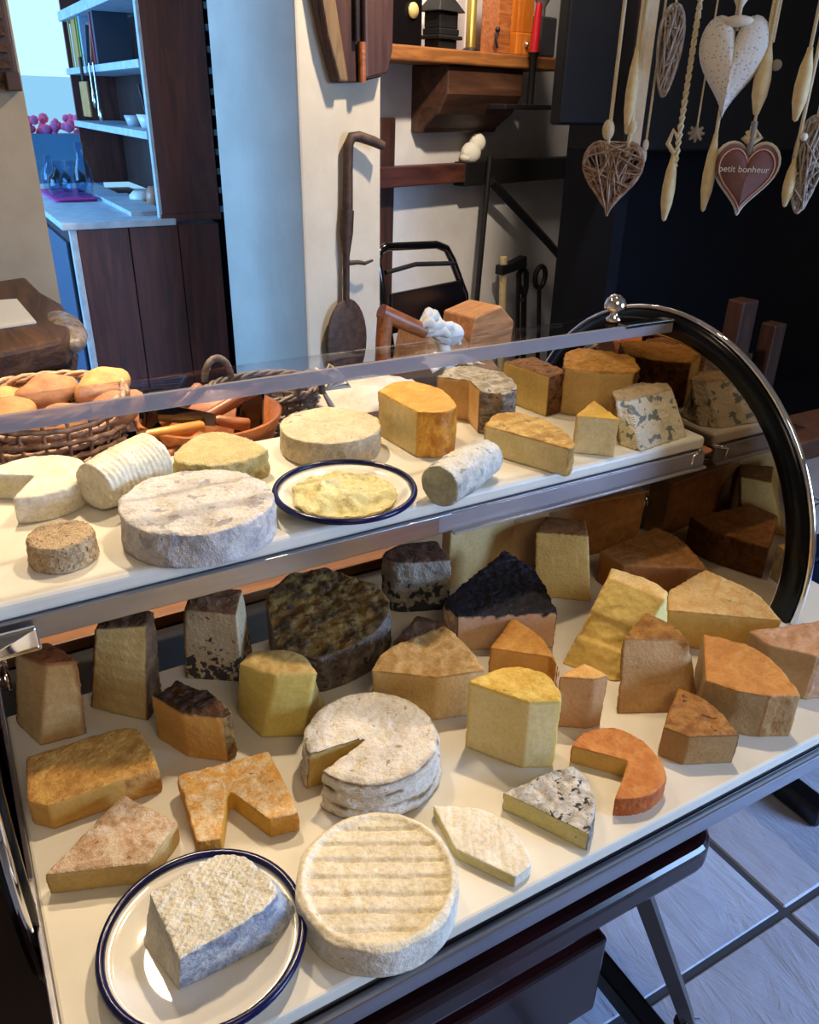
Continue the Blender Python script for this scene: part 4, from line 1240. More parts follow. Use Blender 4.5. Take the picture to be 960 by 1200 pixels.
# ------------------------------------------------------------------ left: live-edge bench, carved comb
be = thing('slab_bench', 'rough live-edge wooden slab bench with bark edge and a bright knot at the left', 'bench', (-0.035, 2.4, 0))
sp = [(-0.9, 0.40), (0.16, 0.40), (0.273, 0.45), (0.285, 0.20), (0.315, 0.02), (0.315, -0.16), (0.285, -0.30), (0.258, -0.374), (0.194, -0.402), (0.081, -0.45), (-0.15, -0.43), (-0.5, -0.47), (-0.9, -0.42)]
sl = MB().prism(sp, 0.88, 0.95)
sl.build('slab', wood('slab_wood', '#24160C', '#55361E', '#7A5432', 'y', 0.5, 0.6, 0.9), be, bevel=0.012)
bk = MB()
bk.tube([(-0.9, -0.36, 0.83), (-0.5, -0.40, 0.82), (-0.1, -0.37, 0.83), (0.1, -0.39, 0.825), (0.22, -0.33, 0.82), (0.27, -0.1, 0.83), (0.26, 0.2, 0.84)], [0.05, 0.06, 0.055, 0.065, 0.055, 0.05, 0.045], 10)
bk.build('bark_edge', M['bark'], be)
MB().ball((0.285, -0.16, 0.915), (0.055, 0.17, 0.042), 16, 10).build('pale_knot', plain('pale_knot_wood', '#B09C88', 0.25, hex2='#6A5646', scale=30, bump=0.5), be)
MB().box((-0.85, -0.35, 0), (-0.70, 0.3, 0.88)).build('leg', M['dark_oak_v'], be)
MB().box((0.0, -0.30, 0), (0.14, 0.3, 0.88)).build('leg', M['dark_oak_v'], be)
o = MB().prism([(-0.14, 2.52), (0.175, 2.495), (0.188, 2.20), (-0.16, 2.12)], 0.951, 0.956).build('paper_sheet', M['paper'])
tag(o, 'cream paper sheet lying on the live-edge bench', 'paper')
cm_ = thing('carved_comb', 'dark notched wooden carving hanging on the tan wall at upper left', 'wall decoration', (0.305, 2.985, 1.47))
MB().box((-0.14, -0.03, 0.02), (0.03, 0.013, 0.62)).build('board', M['dark_oak_v'], cm_, bevel=0.008)
for k in range(13):
    MB().box((-0.03, -0.042, 0.06+0.042*k), (0.012, -0.03, 0.085+0.042*k)).build('tooth', M['bark'], cm_)
MB().box((-0.01, -0.055, 0.0), (0.03, 0.013, 0.05)).build('foot', M['dark_oak'], cm_, bevel=0.004)

# ------------------------------------------------------------------ dresser with shelves
dr = thing('dresser', 'tall brown plank dresser with pale open shelves seen from its side', 'dresser', (0.86, 3.57, 0))
for k, (x0, x1) in enumerate(((-0.345, -0.145), (-0.142, 0.058), (0.061, 0.235))):
    MB().box((x0, 0.0, 0.0), (x1, 0.024, 0.985)).build('plank', M['plank'], dr, bevel=0.003)
MB().box((-0.372, -0.004, 0.0), (-0.346, 0.03, 0.985)).build('corner_post', M['pale_paint'], dr, bevel=0.004)
MB().box((-0.37, 0.026, 0.05), (0.235, 1.72, 0.985)).build('carcass', M['dark_oak_v'], dr)
MB().box((-0.40, -0.02, 0.987), (0.05, 1.74, 1.013)).build('counter', M['pale_paint'], dr, bevel=0.004)
for k in range(3):
    dd = MB().box((-0.385, 0.06+0.56*k, 0.10), (-0.371, 0.58+0.56*k, 0.93)).build('door', plain('blue_grey_paint_%d' % k, '#3A4A5E', 0.5), dr, bevel=0.004)
    MB().ball((-0.395, 0.12+0.56*k, 0.6), 0.014, 12, 8).build('knob', M['steel'], dd)
MB().box((0.0, 0.0, 1.015), (0.245, 0.026, 2.35)).build('side_panel', M['plank'], dr, bevel=0.003)
MB().box((-0.006, -0.006, 1.0), (0.25, 0.03, 1.03)).build('trim', M['plank'], dr, bevel=0.004)
MB().box((-0.012, -0.003, 1.015), (0.0, 0.032, 2.35)).build('front_stile', M['pale_paint'], dr)
MB().box((0.0, 1.70, 1.015), (0.245, 1.725, 2.35)).build('side_panel', M['plank'], dr)
MB().box((0.235, 0.026, 1.015), (0.25, 1.70, 2.35)).build('back_panel', M['dark_oak_v'], dr)
for z, th in ((1.325, 0.03), (1.578, 0.03), (1.835, 0.045)):
    MB().box((-0.02, 0.027, z-th/2), (0.234, 1.70, z+th/2)).build('shelf', M['pale_paint'], dr, bevel=0.003)
MB().box((-0.10, 0.12, 1.013), (0.05, 0.9, 1.030)).build('ledge', M['pale_paint'], dr)
bk_ = [('#C9A15A', 0.22, 0.020, 0.0, 'tan'), ('#E4DCC8', 0.20, 0.02, 0.0, 'cream'), ('#C28A3A', 0.215, 0.10, 0.0, 'wide ochre'), ('#6E9A3A', 0.22, 0.03, 0.0, 'green'), ('#9FB8C8', 0.235, 0.03, 0.0, 'pale blue'),
       ('#3E4A5C', 0.19, 0.03, 0.45, 'slate grey leaning'), ('#A86A4A', 0.19, 0.02, 0.5, 'rust leaning'), ('#B03A4E', 0.23, 0.015, 0.0, 'red'), ('#3A4450', 0.235, 0.04, 0.0, 'dark grey')]
yy = 1.60
for hx, hh, th, ln, cn in bk_:
    b = thing('book', cn+' book on the top open shelf of the dresser', 'book', (0.865, 3.57+yy, 1.594), 0, 'books on the dresser')
    MB().box((0, -th, 0), (0.16, 0, hh)).build('cover', plain('book_'+cn, hx, 0.6), b)
    MB().box((0.004, -th+0.003, hh), (0.155, -0.003, hh+0.001)).build('pages', M['paper'], b)
    if ln:
        b.rotation_euler = (ln, 0, 0)
        b.location.z += th*sin(ln)+0.001
    yy -= th+0.035+(0.05 if ln else 0)
cbd = thing('cutting_board', 'small orange-brown wooden paddle board hanging from the dresser shelf', 'cutting board', (0.815, 4.66, 1.37))
MB().prism(rounded(-0.007, -0.09, 0.007, 0.09, 0.006), 0, 0.155).build('paddle', M['handle2'], cbd, bevel=0.004)
MB().box((-0.006, -0.018, 0.155), (0.006, 0.018, 0.26)).build('handle', M['dark_oak_v'], cbd, bevel=0.004)
MB().tube([(0, 0, 0.255), (0.02, 0, 0.27), (0.028, 0, 0.22)], 0.003, 6).build('hook', M['steel'], cbd)
for k, (y, l_) in enumerate(((4.40, 0.22), (4.50, 0.16))):
    o = MB().tube([(0, 0, 0), (0, 0, -l_*0.7), (0, 0, -l_)], [0.006, 0.007, 0.012], 8).ball((0, 0, -l_), (0.008, 0.022, 0.03)).build('hanging_spoon', M['steel'], None, (0.825, y, 1.60))
    tag(o, ('long steel spoon hanging beside the paddle board', 'shorter steel spoon hanging beside the paddle board')[k], 'spoon', 'spoons hung on the dresser')
for k, (y, r, hx, lb_) in enumerate(((4.25, 0.05, '#B8BEC4', 'grey bowl on the middle dresser shelf'), (3.95, 0.06, '#E0DCD2', 'white pot holding wooden sticks on the middle dresser shelf'), (3.75, 0.05, '#9A6A40', 'small brown bowl on the middle dresser shelf'))):
    o = thing('crock', lb_, 'bowl', (0.95, y, 1.341), 0, 'pots on the dresser')
    MB().lathe([(0, 0), (r*0.7, 0), (r, r*0.9), (r*0.92, r*0.9), (r*0.6, 0.01), (0, 0.01)], (0, 0, 0), 24).build('pot', plain('glaze_%d' % k, hx, 0.3), o)
    if k == 1:
        for q in range(5):
            MB().tube([(0, 0, 0.012), (0.02*cos(q*1.3), 0.03*sin(q*1.3), 0.07), (0.035*cos(q*1.3), 0.05*sin(q*1.3), 0.15+0.01*q)], 0.005, 6).build('stick', M['dark_oak_v'], o)
for k, (x, y, hh, r, hx, lb_) in enumerate(((0.93, 3.95, 0.09, 0.04, '#B07A5A', 'terracotta mug on the dresser counter under the shelves'), (0.95, 3.78, 0.16, 0.02, '#24201E', 'dark slim bottle on the dresser counter'), (0.93, 4.20, 0.05, 0.06, '#D8D2C4', 'pale dish on the dresser counter'))):
    o = MB().lathe([(0, 0), (r, 0), (r*1.05, hh*0.6), (r*0.7, hh), (0, hh)], (0, 0, 0), 20).build('jar', plain('jar_glaze_%d' % k, hx, 0.35), None, (x, y, 1.014))
    tag(o, lb_, 'jar', 'things on the dresser counter')
tg = MB().prism(rounded(0.55, 4.30, 0.74, 4.85, 0.03), 1.014, 1.026, 1.04).build('serving_tray', M['magenta'], bevel=0.003)
tag(tg, 'magenta tray on the dresser counter under the glass jars', 'tray')
for k, (x, y, r, hh, lb_) in enumerate(((0.60, 4.42, 0.06, 0.16, 'round glass jar at the near left of the magenta tray'), (0.68, 4.55, 0.07, 0.15, 'wide round glass jar in the middle of the magenta tray'), (0.70, 4.38, 0.045, 0.24, 'tall necked glass bottle at the right of the magenta tray'), (0.60, 4.70, 0.05, 0.17, 'small glass jar at the back of the magenta tray'))):
    o = MB().lathe([(0, 0), (r*0.8, 0.004), (r, hh*0.3), (r*0.9, hh*0.55), (r*0.4, hh*0.75), (r*0.42, hh), (r*0.36, hh), (r*0.34, hh*0.76), (r*0.82, hh*0.54), (r*0.9, hh*0.3), (r*0.7, 0.01), (0, 0.01)], (0, 0, 0), 24).build('glass_jar', M['glass'], None, (x, y, 1.0265))
    tag(o, lb_, 'glass jar', 'glass jars on the dresser')
fb = thing('flower_trough', 'pink flowers in a blue-grey trough outside the far window', 'planter', (0.85, 6.75, 0))
MB().box((-0.45, -0.12, 0.9), (0.4, 0.12, 1.22)).box((-0.4, -0.1, 0), (-0.3, 0.1, 0.9)).box((0.25, -0.1, 0), (0.35, 0.1, 0.9)).build('trough', plain('trough_blue', '#6E9AAE', 0.6), fb)
fm = MB()
for k in range(90):
    fm.ball((random.uniform(-0.45, 0.4), random.uniform(-0.12, 0.12), 1.22+random.uniform(0, 0.1)), random.uniform(0.02, 0.04), 6, 4)
fo = fm.build('blossoms', M['pink'], fb)
fo['kind'] = 'stuff'
rk = thing('bottle_rack', 'tall black rack with rows of pale pegs between dresser and pillar', 'rack', (1.33, 4.25, 0))
MB().box((-0.10, 0, 0), (0.16, 0.04, 2.5)).build('board', M['soot'], rk)
for k in range(15):
    for x in (0.015,):
        MB().box((x-0.03, -0.02, 0.95+0.088*k), (x+0.012, 0.0, 0.977+0.088*k)).build('peg', M['pale_paint'], rk)

# ------------------------------------------------------------------ pillar and back wall
def wthing(name, label, cat, s, z, off, group=None):
    return thing(name, label, cat, W(s, z, off), RZ, group)


yk = wthing('wooden_yoke', 'old dark carved wooden yoke hung high on the cream pillar', 'wall decoration', 0.0, 1.5, -0.012)
yp = [(0.13, 0.015), (0.085, 0.14), (0.05, 0.26), (0.02, 0.42), (0.03, 0.50), (0.39, 0.50), (0.385, 0.25), (0.37, 0.09), (0.345, 0.04), (0.24, 0.02)]


def slabxz(mb, poly, y0, y1):
    k = len(mb.v)
    mb.prism(poly, y0, y1)
    mb.v[k:] = [(x, -z, y) for x, y, z in mb.v[k:]]
    return mb


slabxz(MB(), yp, 0.0, 0.03).build('back_board', M['dark_oak_v'], yk, bevel=0.006)
slabxz(MB(), [(0.135, 0.02), (0.085, 0.15), (0.03, 0.42), (0.04, 0.5), (0.085, 0.5), (0.12, 0.25), (0.17, 0.02)], 0.03, 0.05).build('left_rib', wood('worn_rib', '#4A3420', '#74583A', '#8E7450', 'z', 0.5, 0.8), yk, bevel=0.006)
MB().tube([(0.055, -0.03, 0.5), (0.05, -0.035, 0.36), (0.085, -0.035, 0.18), (0.135, -0.03, 0.03)], 0.012, 8).build('edge_strip', M['dark_oak_v'], yk)
slabxz(MB(), [(0.245, 0.03), (0.243, 0.5), (0.385, 0.5), (0.375, 0.12), (0.35, 0.05)], 0.03, 0.055).build('right_panel', wood('worn_panel', '#2E1A18', '#4A302C', '#5C423C', 'z', 0.45, 0.6), yk, bevel=0.008)
MB().tube([(0.215, -0.04, 0.5), (0.215, -0.045, 0.14)], [0.008, 0.010], 8).build('rod', M['black_iron'], yk)
MB().tube([(0.235, -0.045, 0.14), (0.237, -0.045, 0.02)], [0.014, 0.013], 10).build('peg', M['handle'], yk)

sv = wthing('long_handled_shovel', 'long iron ladle shovel with bent grip hanging on the cream pillar', 'tool', 0.0, 0.0, -0.03)
MB().tube([(0.335, -0.03, 1.32), (0.30, -0.02, 1.335), (0.235, -0.01, 1.352), (0.205, -0.005, 1.35), (0.193, 0, 1.325), (0.19, 0, 1.25), (0.185, 0, 1.10)], [0.016, 0.018, 0.018, 0.018, 0.018, 0.017, 0.019], 12).build('grip', M['rust_iron'], sv)
MB().tube([(0.185, 0, 1.11), (0.178, 0, 1.03), (0.174, 0, 0.95), (0.17, 0, 0.76)], [0.024, 0.024, 0.013, 0.013], 10).build('shaft', M['rust_iron'], sv)
MB().tube([(0.176, 0, 0.925), (0.22, -0.015, 0.925), (0.25, -0.02, 0.918), (0.29, -0.02, 0.925)], [0.01, 0.008, 0.007, 0.005], 8).build('hook', M['rust_iron'], sv)
bl = MB().ball((0.17, 0.0, 0.63), (0.105, 0.018, 0.165), 28, 14)
bl.build('blade', M['rust_iron'], sv)

sh = wthing('mantel_shelf', 'thick worn oak shelf on a carved block bracket high on the back wall', 'shelf', 0.0, 0.0, 0.5)
MB().box((0.39, -0.25, 1.612), (1.855, 0.0, 1.668)).build('shelf_board', M['oak'], sh, bevel=0.008)
kb = MB()
slabv = [(0, 1.612), (-0.22, 1.612), (-0.22, 1.50), (-0.17, 1.42), (-0.08, 1.36), (-0.07, 1.34), (0, 1.34)]
n_ = len(slabv)
kb.add([(1.06, y, z) for y, z in slabv]+[(1.60, y, z) for y, z in slabv], [tuple(range(n_)), tuple(range(2*n_-1, n_-1, -1))]+[(i, n_+i, n_+(i+1) % n_, (i+1) % n_) for i in range(n_)])
kb.build('bracket', wood('bracket_wood', '#2E1A10', '#4E3020', '#6A452C', 'x', 0.55, 0.5, 0.4), sh, bevel=0.008)
# things on the shelf (z 1.668)
SHZ = 1.6685


def onshelf(name, label, cat, s, off=0.33):
    return wthing(name, label, cat, s, SHZ, off, 'antiques on the mantel shelf')


o = onshelf('tea_caddy', 'tall dark cabinet box with a pale round dial at the left of the mantel shelf', 'box', 0.79, 0.36)
MB().box((-0.07, -0.06, 0), (0.12, 0.06, 0.34)).build('body', M['dark_body'], o, bevel=0.004)
MB().lathe([(0, -0.004), (0.028, -0.004), (0.028, 0.004), (0, 0.004)], (0.06, -0.066, 0.125), 24, 'y').build('dial', plain('brass_dial', '#B8A468', 0.4), o)
o = onshelf('iron_lantern', 'black stepped iron lantern on the mantel shelf', 'lantern', 1.06)
MB().box((-0.075, -0.06, 0.035), (0.075, 0.06, 0.05)).box((-0.055, -0.045, 0.0), (0.055, 0.045, 0.035)).box((-0.062, -0.05, 0.05), (0.062, 0.05, 0.075)).build('base', M['black_iron'], o, bevel=0.004)
MB().prism([(-0.058, -0.045), (0.058, -0.045), (0.058, 0.045), (-0.058, 0.045)], 0.075, 0.135).build('body', M['black_iron'], o, bevel=0.004)
MB().prism([(-0.085, -0.065), (0.085, -0.065), (0.085, 0.065), (-0.085, 0.065)], 0.135, 0.19, 0.5).lathe([(0.02, 0.19), (0.02, 0.23), (0, 0.23)], (0, 0, 0), 12).build('roof', M['black_iron'], o, bevel=0.004)
o = onshelf('brass_tube', 'slim brass tube standing right of the black lantern', 'candlestick', 1.257)
MB().lathe([(0, 0), (0.026, 0), (0.022, 0.02), (0.022, 0.36), (0, 0.36)], (0, 0, 0), 16).build('tube', plain('old_brass', '#8A7434', 0.4, 0.6), o)
MB().lathe([(0, 0), (0.035, 0), (0.035, 0.01), (0.024, 0.016), (0, 0.016)], (0, 0, 0), 16).build('foot', M['black_iron'], o)
o = onshelf('coffee_mill', 'dark brown wooden mill box with a small brass catch', 'mill', 1.42)
MB().box((-0.035, -0.05, 0), (0.06, 0.05, 0.30)).build('case', M['handle'], o, bevel=0.005)
MB().tube([(-0.045, -0.06, 0.02), (-0.06, -0.06, 0.05), (-0.05, -0.06, 0.08)], 0.006, 8).ball((-0.05, -0.06, 0.09), 0.012).build('crank', M['black_iron'], o)
o = onshelf('coffee_mill', 'bright orange wooden mill with small drawer knob on the mantel shelf', 'mill', 1.585)
MB().box((-0.07, -0.06, 0), (0.075, 0.06, 0.09)).box((-0.055, -0.05, 0.09), (0.06, 0.05, 0.36)).build('case', wood('orange_wood', '#8E4A14', '#C06A20', '#D88A38', 'z', 0.35, 0.6), o, bevel=0.005)
MB().ball((0.0, -0.066, 0.045), 0.012, 12, 8).build('drawer_knob', M['chrome'], o)
o = onshelf('glass_carafe', 'dark grey squared jar at the right end of the mantel shelf', 'jar', 1.77)
MB().prism([(-0.06, -0.05), (0.07, -0.05), (0.07, 0.05), (-0.06, 0.05)], 0, 0.17).build('body', plain('smoke_grey', '#3E3C40', 0.2), o, bevel=0.01)
MB().lathe([(0.02, 0.17), (0.02, 0.21), (0.045, 0.25), (0.05, 0.29), (0, 0.29)], (0, 0, 0), 16).build('neck', plain('smoke_grey_light', '#6A625C', 0.3), o)
cn = wthing('candle_holder', 'tall red candle in a black iron wall holder in front of the mantel shelf', 'candle', 1.585, 1.455, 0.22)
MB().tube([(0.0, 0, 0.21), (0.004, 0, 0.30), (0.012, 0, 0.42)], [0.021, 0.02, 0.014], 12).build('candle', M['red'], cn)
MB().tube([(0, 0, 0.0), (0, 0, 0.20), (0, 0, 0.225)], [0.016, 0.016, 0.028], 12).build('socket', M['black_iron'], cn)
MB().box((-0.21, -0.02, -0.012), (0.16, 0.27, 0.01)).build('arm', M['black_iron'], cn, bevel=0.004)

bm_ = wthing('wall_rack', 'reddish to black timber rail and upright post against the white back wall', 'rack', 0.0, 0.0, 0.5)
MB().box((0.39, -0.10, 1.12), (1.35, -0.02, 1.205)).build('rail', wood('red_timber', '#2E1712', '#4E2820', '#6A3A2E', 'x', 0.5, 0.6), bm_, bevel=0.006)
MB().box((1.35, -0.10, 1.10), (2.60, -0.02, 1.21)).build('rail', M['black_iron'], bm_, bevel=0.006)
mb = MB().prism([(0.855, -0.02), (0.945, -0.02), (0.945, 0.0), (0.855, 0.0)], 0.0, 1.402)
mb.v = [(x-0.03*sin(max(0, 1.15-z)*1.2), y-0.0, z) for x, y, z in mb.v]
mb.build('post', M['dark_oak_v'], bm_, bevel=0.004)
MB().tube([(1.55, -0.105, 1.115), (2.10, -0.105, 0.77), (2.62, -0.105, 0.42)], 0.026, 4, smooth=False).build('brace', M['black_iron'], bm_)
MB().tube([(1.495, -0.13, 1.235), (1.475, -0.13, 0.9), (1.44, -0.13, 0.3), (1.43, -0.13, 0.0)], 0.014, 8).build('rod', M['black_iron'], bm_)
rg = MB().ball((0, 0, 0.04), (0.055, 0.04, 0.05), 16, 10).ball((0.035, 0, 0.085), (0.045, 0.035, 0.045), 16, 10).ball((-0.03, 0.0, 0.02), (0.03, 0.03, 0.022), 12, 8)
o = rg.build('white_bird', plain('chalk_white', '#E2DCCC', 0.8), None, W(1.43, 1.208, 0.44))
tag(o, 'small lumpy white china bird sitting on the timber rail', 'ornament')

# sack truck with firewood
sk = wthing('sack_truck', 'black tubular sack truck with a dark plate holding split firewood', 'hand truck', 0.0, 0.0, 0.0)
MB().tube([(0.50, -0.05, 0.05), (0.43, 0.02, 0.70), (0.40, 0.04, 0.90), (0.42, 0.045, 0.935), (0.46, 0.05, 0.945), (0.76, 0.05, 0.925), (0.82, 0.045, 0.905), (0.86, 0.04, 0.85), (0.93, 0.02, 0.70), (1.0, -0.05, 0.05)], 0.017, 10).build('frame', M['black_gloss'], sk)
MB().tube([(0.44, 0.03, 0.85), (0.62, 0.035, 0.862), (0.86, 0.03, 0.84)], 0.010, 8).build('crossbar', M['black_iron'], sk)
MB().box((0.455, 0.01, 0.60), (0.91, 0.03, 0.765)).build('plate', M['dark_body'], sk, bevel=0.004)
MB().box((0.47, -0.32, 0.03), (1.04, -0.02, 0.05)).box((0.49, -0.05, 0.05), (1.01, -0.03, 0.12)).build('toe_plate', M['black_iron'], sk)
for x in (0.44, 1.06):
    MB().lathe([(0, -0.025), (0.09, -0.025), (0.09, 0.025), (0, 0.025)], (x, 0.02, 0.09), 24, 'x').build('wheel', M['black_gloss'], sk)
lg_ = [((0.50, 0.08), 0.10, 0.30, 'lowest left firewood log on the sack truck', 0.0), ((0.79, 0.08), 0.11, 0.30, 'lowest right firewood log on the sack truck', 0.3), ((0.52, 0.28), 0.10, 0.30, 'second firewood log on the left of the sack truck', 0.1),
       ((0.80, 0.29), 0.11, 0.30, 'second firewood log on the right of the sack truck', -0.2), ((0.56, 0.46), 0.11, 0.32, 'pale squared log on the left top of the sack truck', 0.15), ((0.86, 0.48), 0.12, 0.32, 'orange-brown split log on the right top of the sack truck', -0.15)]
for (s, z), r, L, lb_, tw in lg_:
    o = wthing('firewood_log', lb_, 'firewood', s-0.05, z, -0.04, 'firewood on the sack truck')
    mb = MB()
    pts = [(-0.14, -0.09), (0.13, -0.10), (0.15, 0.02), (0.06, 0.10), (-0.10, 0.085)]
    k = r/0.11
    mb.add([(x*k, -0.20, (z_+0.10)*k) for x, z_ in pts]+[(x*k*0.95, -0.02, (z_+0.10)*k) for x, z_ in pts],
           [(0, 1, 2, 3, 4), (9, 8, 7, 6, 5)]+[(i, 5+i, 5+(i+1) % 5, (i+1) % 5) for i in range(5)])
    mb.build('wood', M['log'], o, bevel=0.008, rot=(0, tw*0.25, 0))
    mb2 = MB()
    mb2.add([(x*k, -0.20, (z_+0.10)*k) for x, z_ in ((-0.145, -0.092), (0.13, -0.104), (0.13, -0.098), (-0.14, -0.085))]+[(x*k*0.95, -0.02, (z_+0.10)*k) for x, z_ in ((-0.145, -0.092), (0.13, -0.104), (0.13, -0.098), (-0.14, -0.085))],
            [(0, 1, 2, 3), (7, 6, 5, 4)]+[(i, 4+i, 4+(i+1) % 4, (i+1) % 4) for i in range(4)])
    mb2.build('bark', M['bark'], o, rot=(0, tw*0.25, 0))

# fire tools leaning on the wall
o = wthing('axe', 'axe with pale wooden handle and black head standing against the white wall', 'axe', 1.70, 0.0, 0.40)
MB().tube([(0.06, 0, 0.0), (0.03, 0, 0.35), (0.0, 0.0, 0.73)], [0.022, 0.02, 0.022], 8).build('handle', M['cream_wood'], o)
slabxz(MB(), [(-0.035, 0.64), (-0.035, 0.69), (0.06, 0.695), (0.18, 0.72), (0.19, 0.66), (0.06, 0.645)], -0.025, 0.025).build('head', M['black_iron'], o, bevel=0.004)
o = wthing('fire_tongs', 'black iron fire tongs with scrolled loops beside the axe', 'fire tool', 1.88, 0.0, 0.40)
MB().tube([(0.10, 0, 0.0), (0.06, 0, 0.3), (0.035, 0, 0.50), (-0.02, 0, 0.56), (-0.03, 0, 0.62), (0.0, 0, 0.66), (0.04, 0, 0.62), (0.05, 0, 0.54), (0.03, 0, 0.46)], 0.016, 8).build('arm', M['black_iron'], o)
MB().tube([(0.03, 0.0, 0.0), (0.0, 0, 0.3), (-0.03, 0, 0.6)], 0.012, 8).build('arm', M['black_iron'], o)
o = wthing('poker', 'black iron poker with ring handle nearest the fireplace', 'fire tool', 2.06, 0.0, 0.40)
MB().tube([(0.06, 0, 0.0), (0.03, 0, 0.3), (0.0, 0, 0.52)], 0.013, 8).build('shaft', M['black_iron'], o)
MB().tube([(0.0+0.05*cos(a), 0, 0.58+0.06*sin(a)) for a in [2*pi*i/20 for i in range(20)]], 0.015, 8, closed=True).build('ring', M['black_iron'], o)

# ------------------------------------------------------------------ fireplace on the right
fp = MB().box((2.38, 2.75, 0.0), (5.0, 2.85, 2.75)).box((2.36, 2.5, 0.0), (2.42, 2.75, 1.32))
struct(fp.build('wall_fireplace', M['soot']))
hd = MB().box((2.30, 2.44, 1.312), (5.0, 2.75, 2.75)).box((2.04, 2.5, 1.40), (2.30, 2.56, 2.75))
struct(hd.build('wall_hood', plain('hood_black', '#08080B', 0.5, spec=0.15, hex2='#0D0B0D', scale=6), bevel=0.01))
he = MB().box((2.43, 2.08, 0.0), (5.0, 2.36, 0.10))
struct(MB().box((2.43, 2.365, 0.0), (5.0, 2.745, 0.10)).build('wall_hearth_back', M['soot']))
struct(he.build('wall_hearth', M['hearth'], bevel=0.01))
for x, y, a, b_, hh, lb_ in ((2.84, 2.2, 0.055, 0.05, 0.67, 'taller split log standing on the hearth'), (3.07, 2.2, 0.045, 0.045, 0.55, 'shorter split log standing on the hearth'), (2.95, 2.26, 0.06, 0.05, 0.42, 'dark squat log standing between the two taller hearth logs')):
    o = MB().prism([(-a, -b_), (a, -b_*0.8), (a*0.8, b_), (-a*0.9, b_*0.8)], 0, hh, 0.94).build('hearth_log', M['dark_oak_v'] if 'dark' not in lb_ else M['bark'], None, (x, y, 0.1005), bevel=0.006)  # darker wood stands in for the shade inside the fireplace
    tag(o, lb_, 'firewood', 'logs on the hearth')

# dark bench foot at the right
bn = thing('dark_stool', 'black and blue wooden stool standing on the tiles right of the trolley', 'stool', (1.70, 0.90, 0))
for sx in (-0.2, 0.2):
    MB().prism([(sx-0.03, -0.24), (sx+0.03, -0.24), (sx+0.03, 0.24), (sx-0.03, 0.24)], 0, 0.05).build('foot', M['dark_body'], bn, bevel=0.01)
    MB().box((sx-0.025, -0.10, 0.05), (sx+0.025, 0.10, 0.42)).build('leg', M['dark_body'], bn, bevel=0.006)
for k in range(4):
    MB().box((-0.26, -0.20+0.102*k, 0.42), (0.26, -0.11+0.102*k, 0.45)).build('slat', plain('navy_gloss', '#0C1830', 0.2, coat=0.3) if k == 0 else bpy.data.materials['navy_gloss'], bn, bevel=0.006)

# ------------------------------------------------------------------ hanging hearts
rail_z = 2.30
hr = MB().box((0.98, 0.60, rail_z), (1.04, 1.30, rail_z+0.05))
hr.xf(Matrix.Translation((1.12, 0.98, 0)) @ Matrix.Rotation(radians(42.6-90), 4, 'Z') @ Matrix.Translation((-1.01, -0.95, 0)))
rb_ = MB().box((-0.40, -0.14, rail_z), (0.40, 0.14, rail_z+0.03)).build('hanging_rail', M['dark_oak'], None, (1.13, 0.98, 0))
rb_.rotation_euler = (0, 0, radians(30.2+17-90))
rb_.rotation_euler = (0, 0, radians(-47))
tag(rb_, 'dark wooden board under the ceiling from which the hearts and spindles hang', 'rail')
for sx in (-0.35, 0.35):
    MB().tube([(sx, 0, rail_z+0.03), (sx, 0, 2.75)], 0.006, 6).build('rod', M['black_iron'], rb_)
FACE = radians(-47)
HG = 'ornaments hanging at the right'


def hang(name, label, x, y, z, rz=FACE):
    return thing(name, label, 'ornament', (x, y, z), rz, HG)


def string(p, x0, z0, mat='twine', r=0.0022, twin=0.0, knots=0, y=0.0):
    b = MB()
    top_ = rail_z-p.location.z
    for q in ((-twin, twin) if twin else (0.0,)):
        b.tube([(x0+q, y, z0), (x0+q*0.9, y, (z0+top_)/2), (x0+q*0.5, y, top_)], r, 6)
    for k in range(knots):
        b.ball((x0, y, z0+0.012*k*1.0+0.004), r*1.9, 6, 4)
    return b.build('string', M[mat], p)


def heart_pts(wd, ht, n=48):
    P = []
    for i in range(n):
        a = 2*pi*i/n
        P.append((16*sin(a)**3/32*wd, (13*cos(a)-5*cos(2*a)-2*cos(3*a)-cos(4*a)+2.5)/29*ht))
    return P


def heart_solid(wd, ht, th, layers=7):
    P = heart_pts(wd, ht)
    n = len(P)
    vs, fs = [], []
    prof = [(0.0, -1), (0.55, -0.86), (0.85, -0.5), (1.0, 0), (0.85, 0.5), (0.55, 0.86), (0.0, 1)]
    for s, y in prof:
        vs += [(x*max(s, 0.02), y*th/2, z*max(s, 0.02)) for x, z in P]
    for i in range(len(prof)-1):
        for k in range(n):
            fs.append((i*n+k, i*n+(k+1) % n, (i+1)*n+(k+1) % n, (i+1)*n+k))
    return MB().add(vs, fs, True)


def wicker_shape(p, fn_in, count, mat, r=0.0016):
    b = MB()
    for i in range(count):
        a = random.uniform(0, 2*pi)
        c = a+random.uniform(1.6, 4.2)
        p0, p1 = fn_in(a), fn_in(c)
        m = ((p0[0]+p1[0])/2, random.uniform(-0.018, 0.018), (p0[1]+p1[1])/2)
        b.tube([(p0[0], random.uniform(-.006, .006), p0[1]), m, (p1[0], random.uniform(-.006, .006), p1[1])], r, 4)
    for q in range(4):
        b.tube([(fn_in(2*pi*i/40)[0]*(1-0.03*q), random.uniform(-0.006, 0.006), fn_in(2*pi*i/40)[1]*(1-0.03*q)) for i in range(40)], r*1.6, 5, closed=True)
    o_ = b.build('twigs', mat, p)
    o_['kind'] = 'stuff'
    return o_


def hearteq(wd, ht):
    return lambda a: (16*sin(a)**3/32*wd, (13*cos(a)-5*cos(2*a)-2*cos(3*a)-cos(4*a)+2.5)/29*ht)


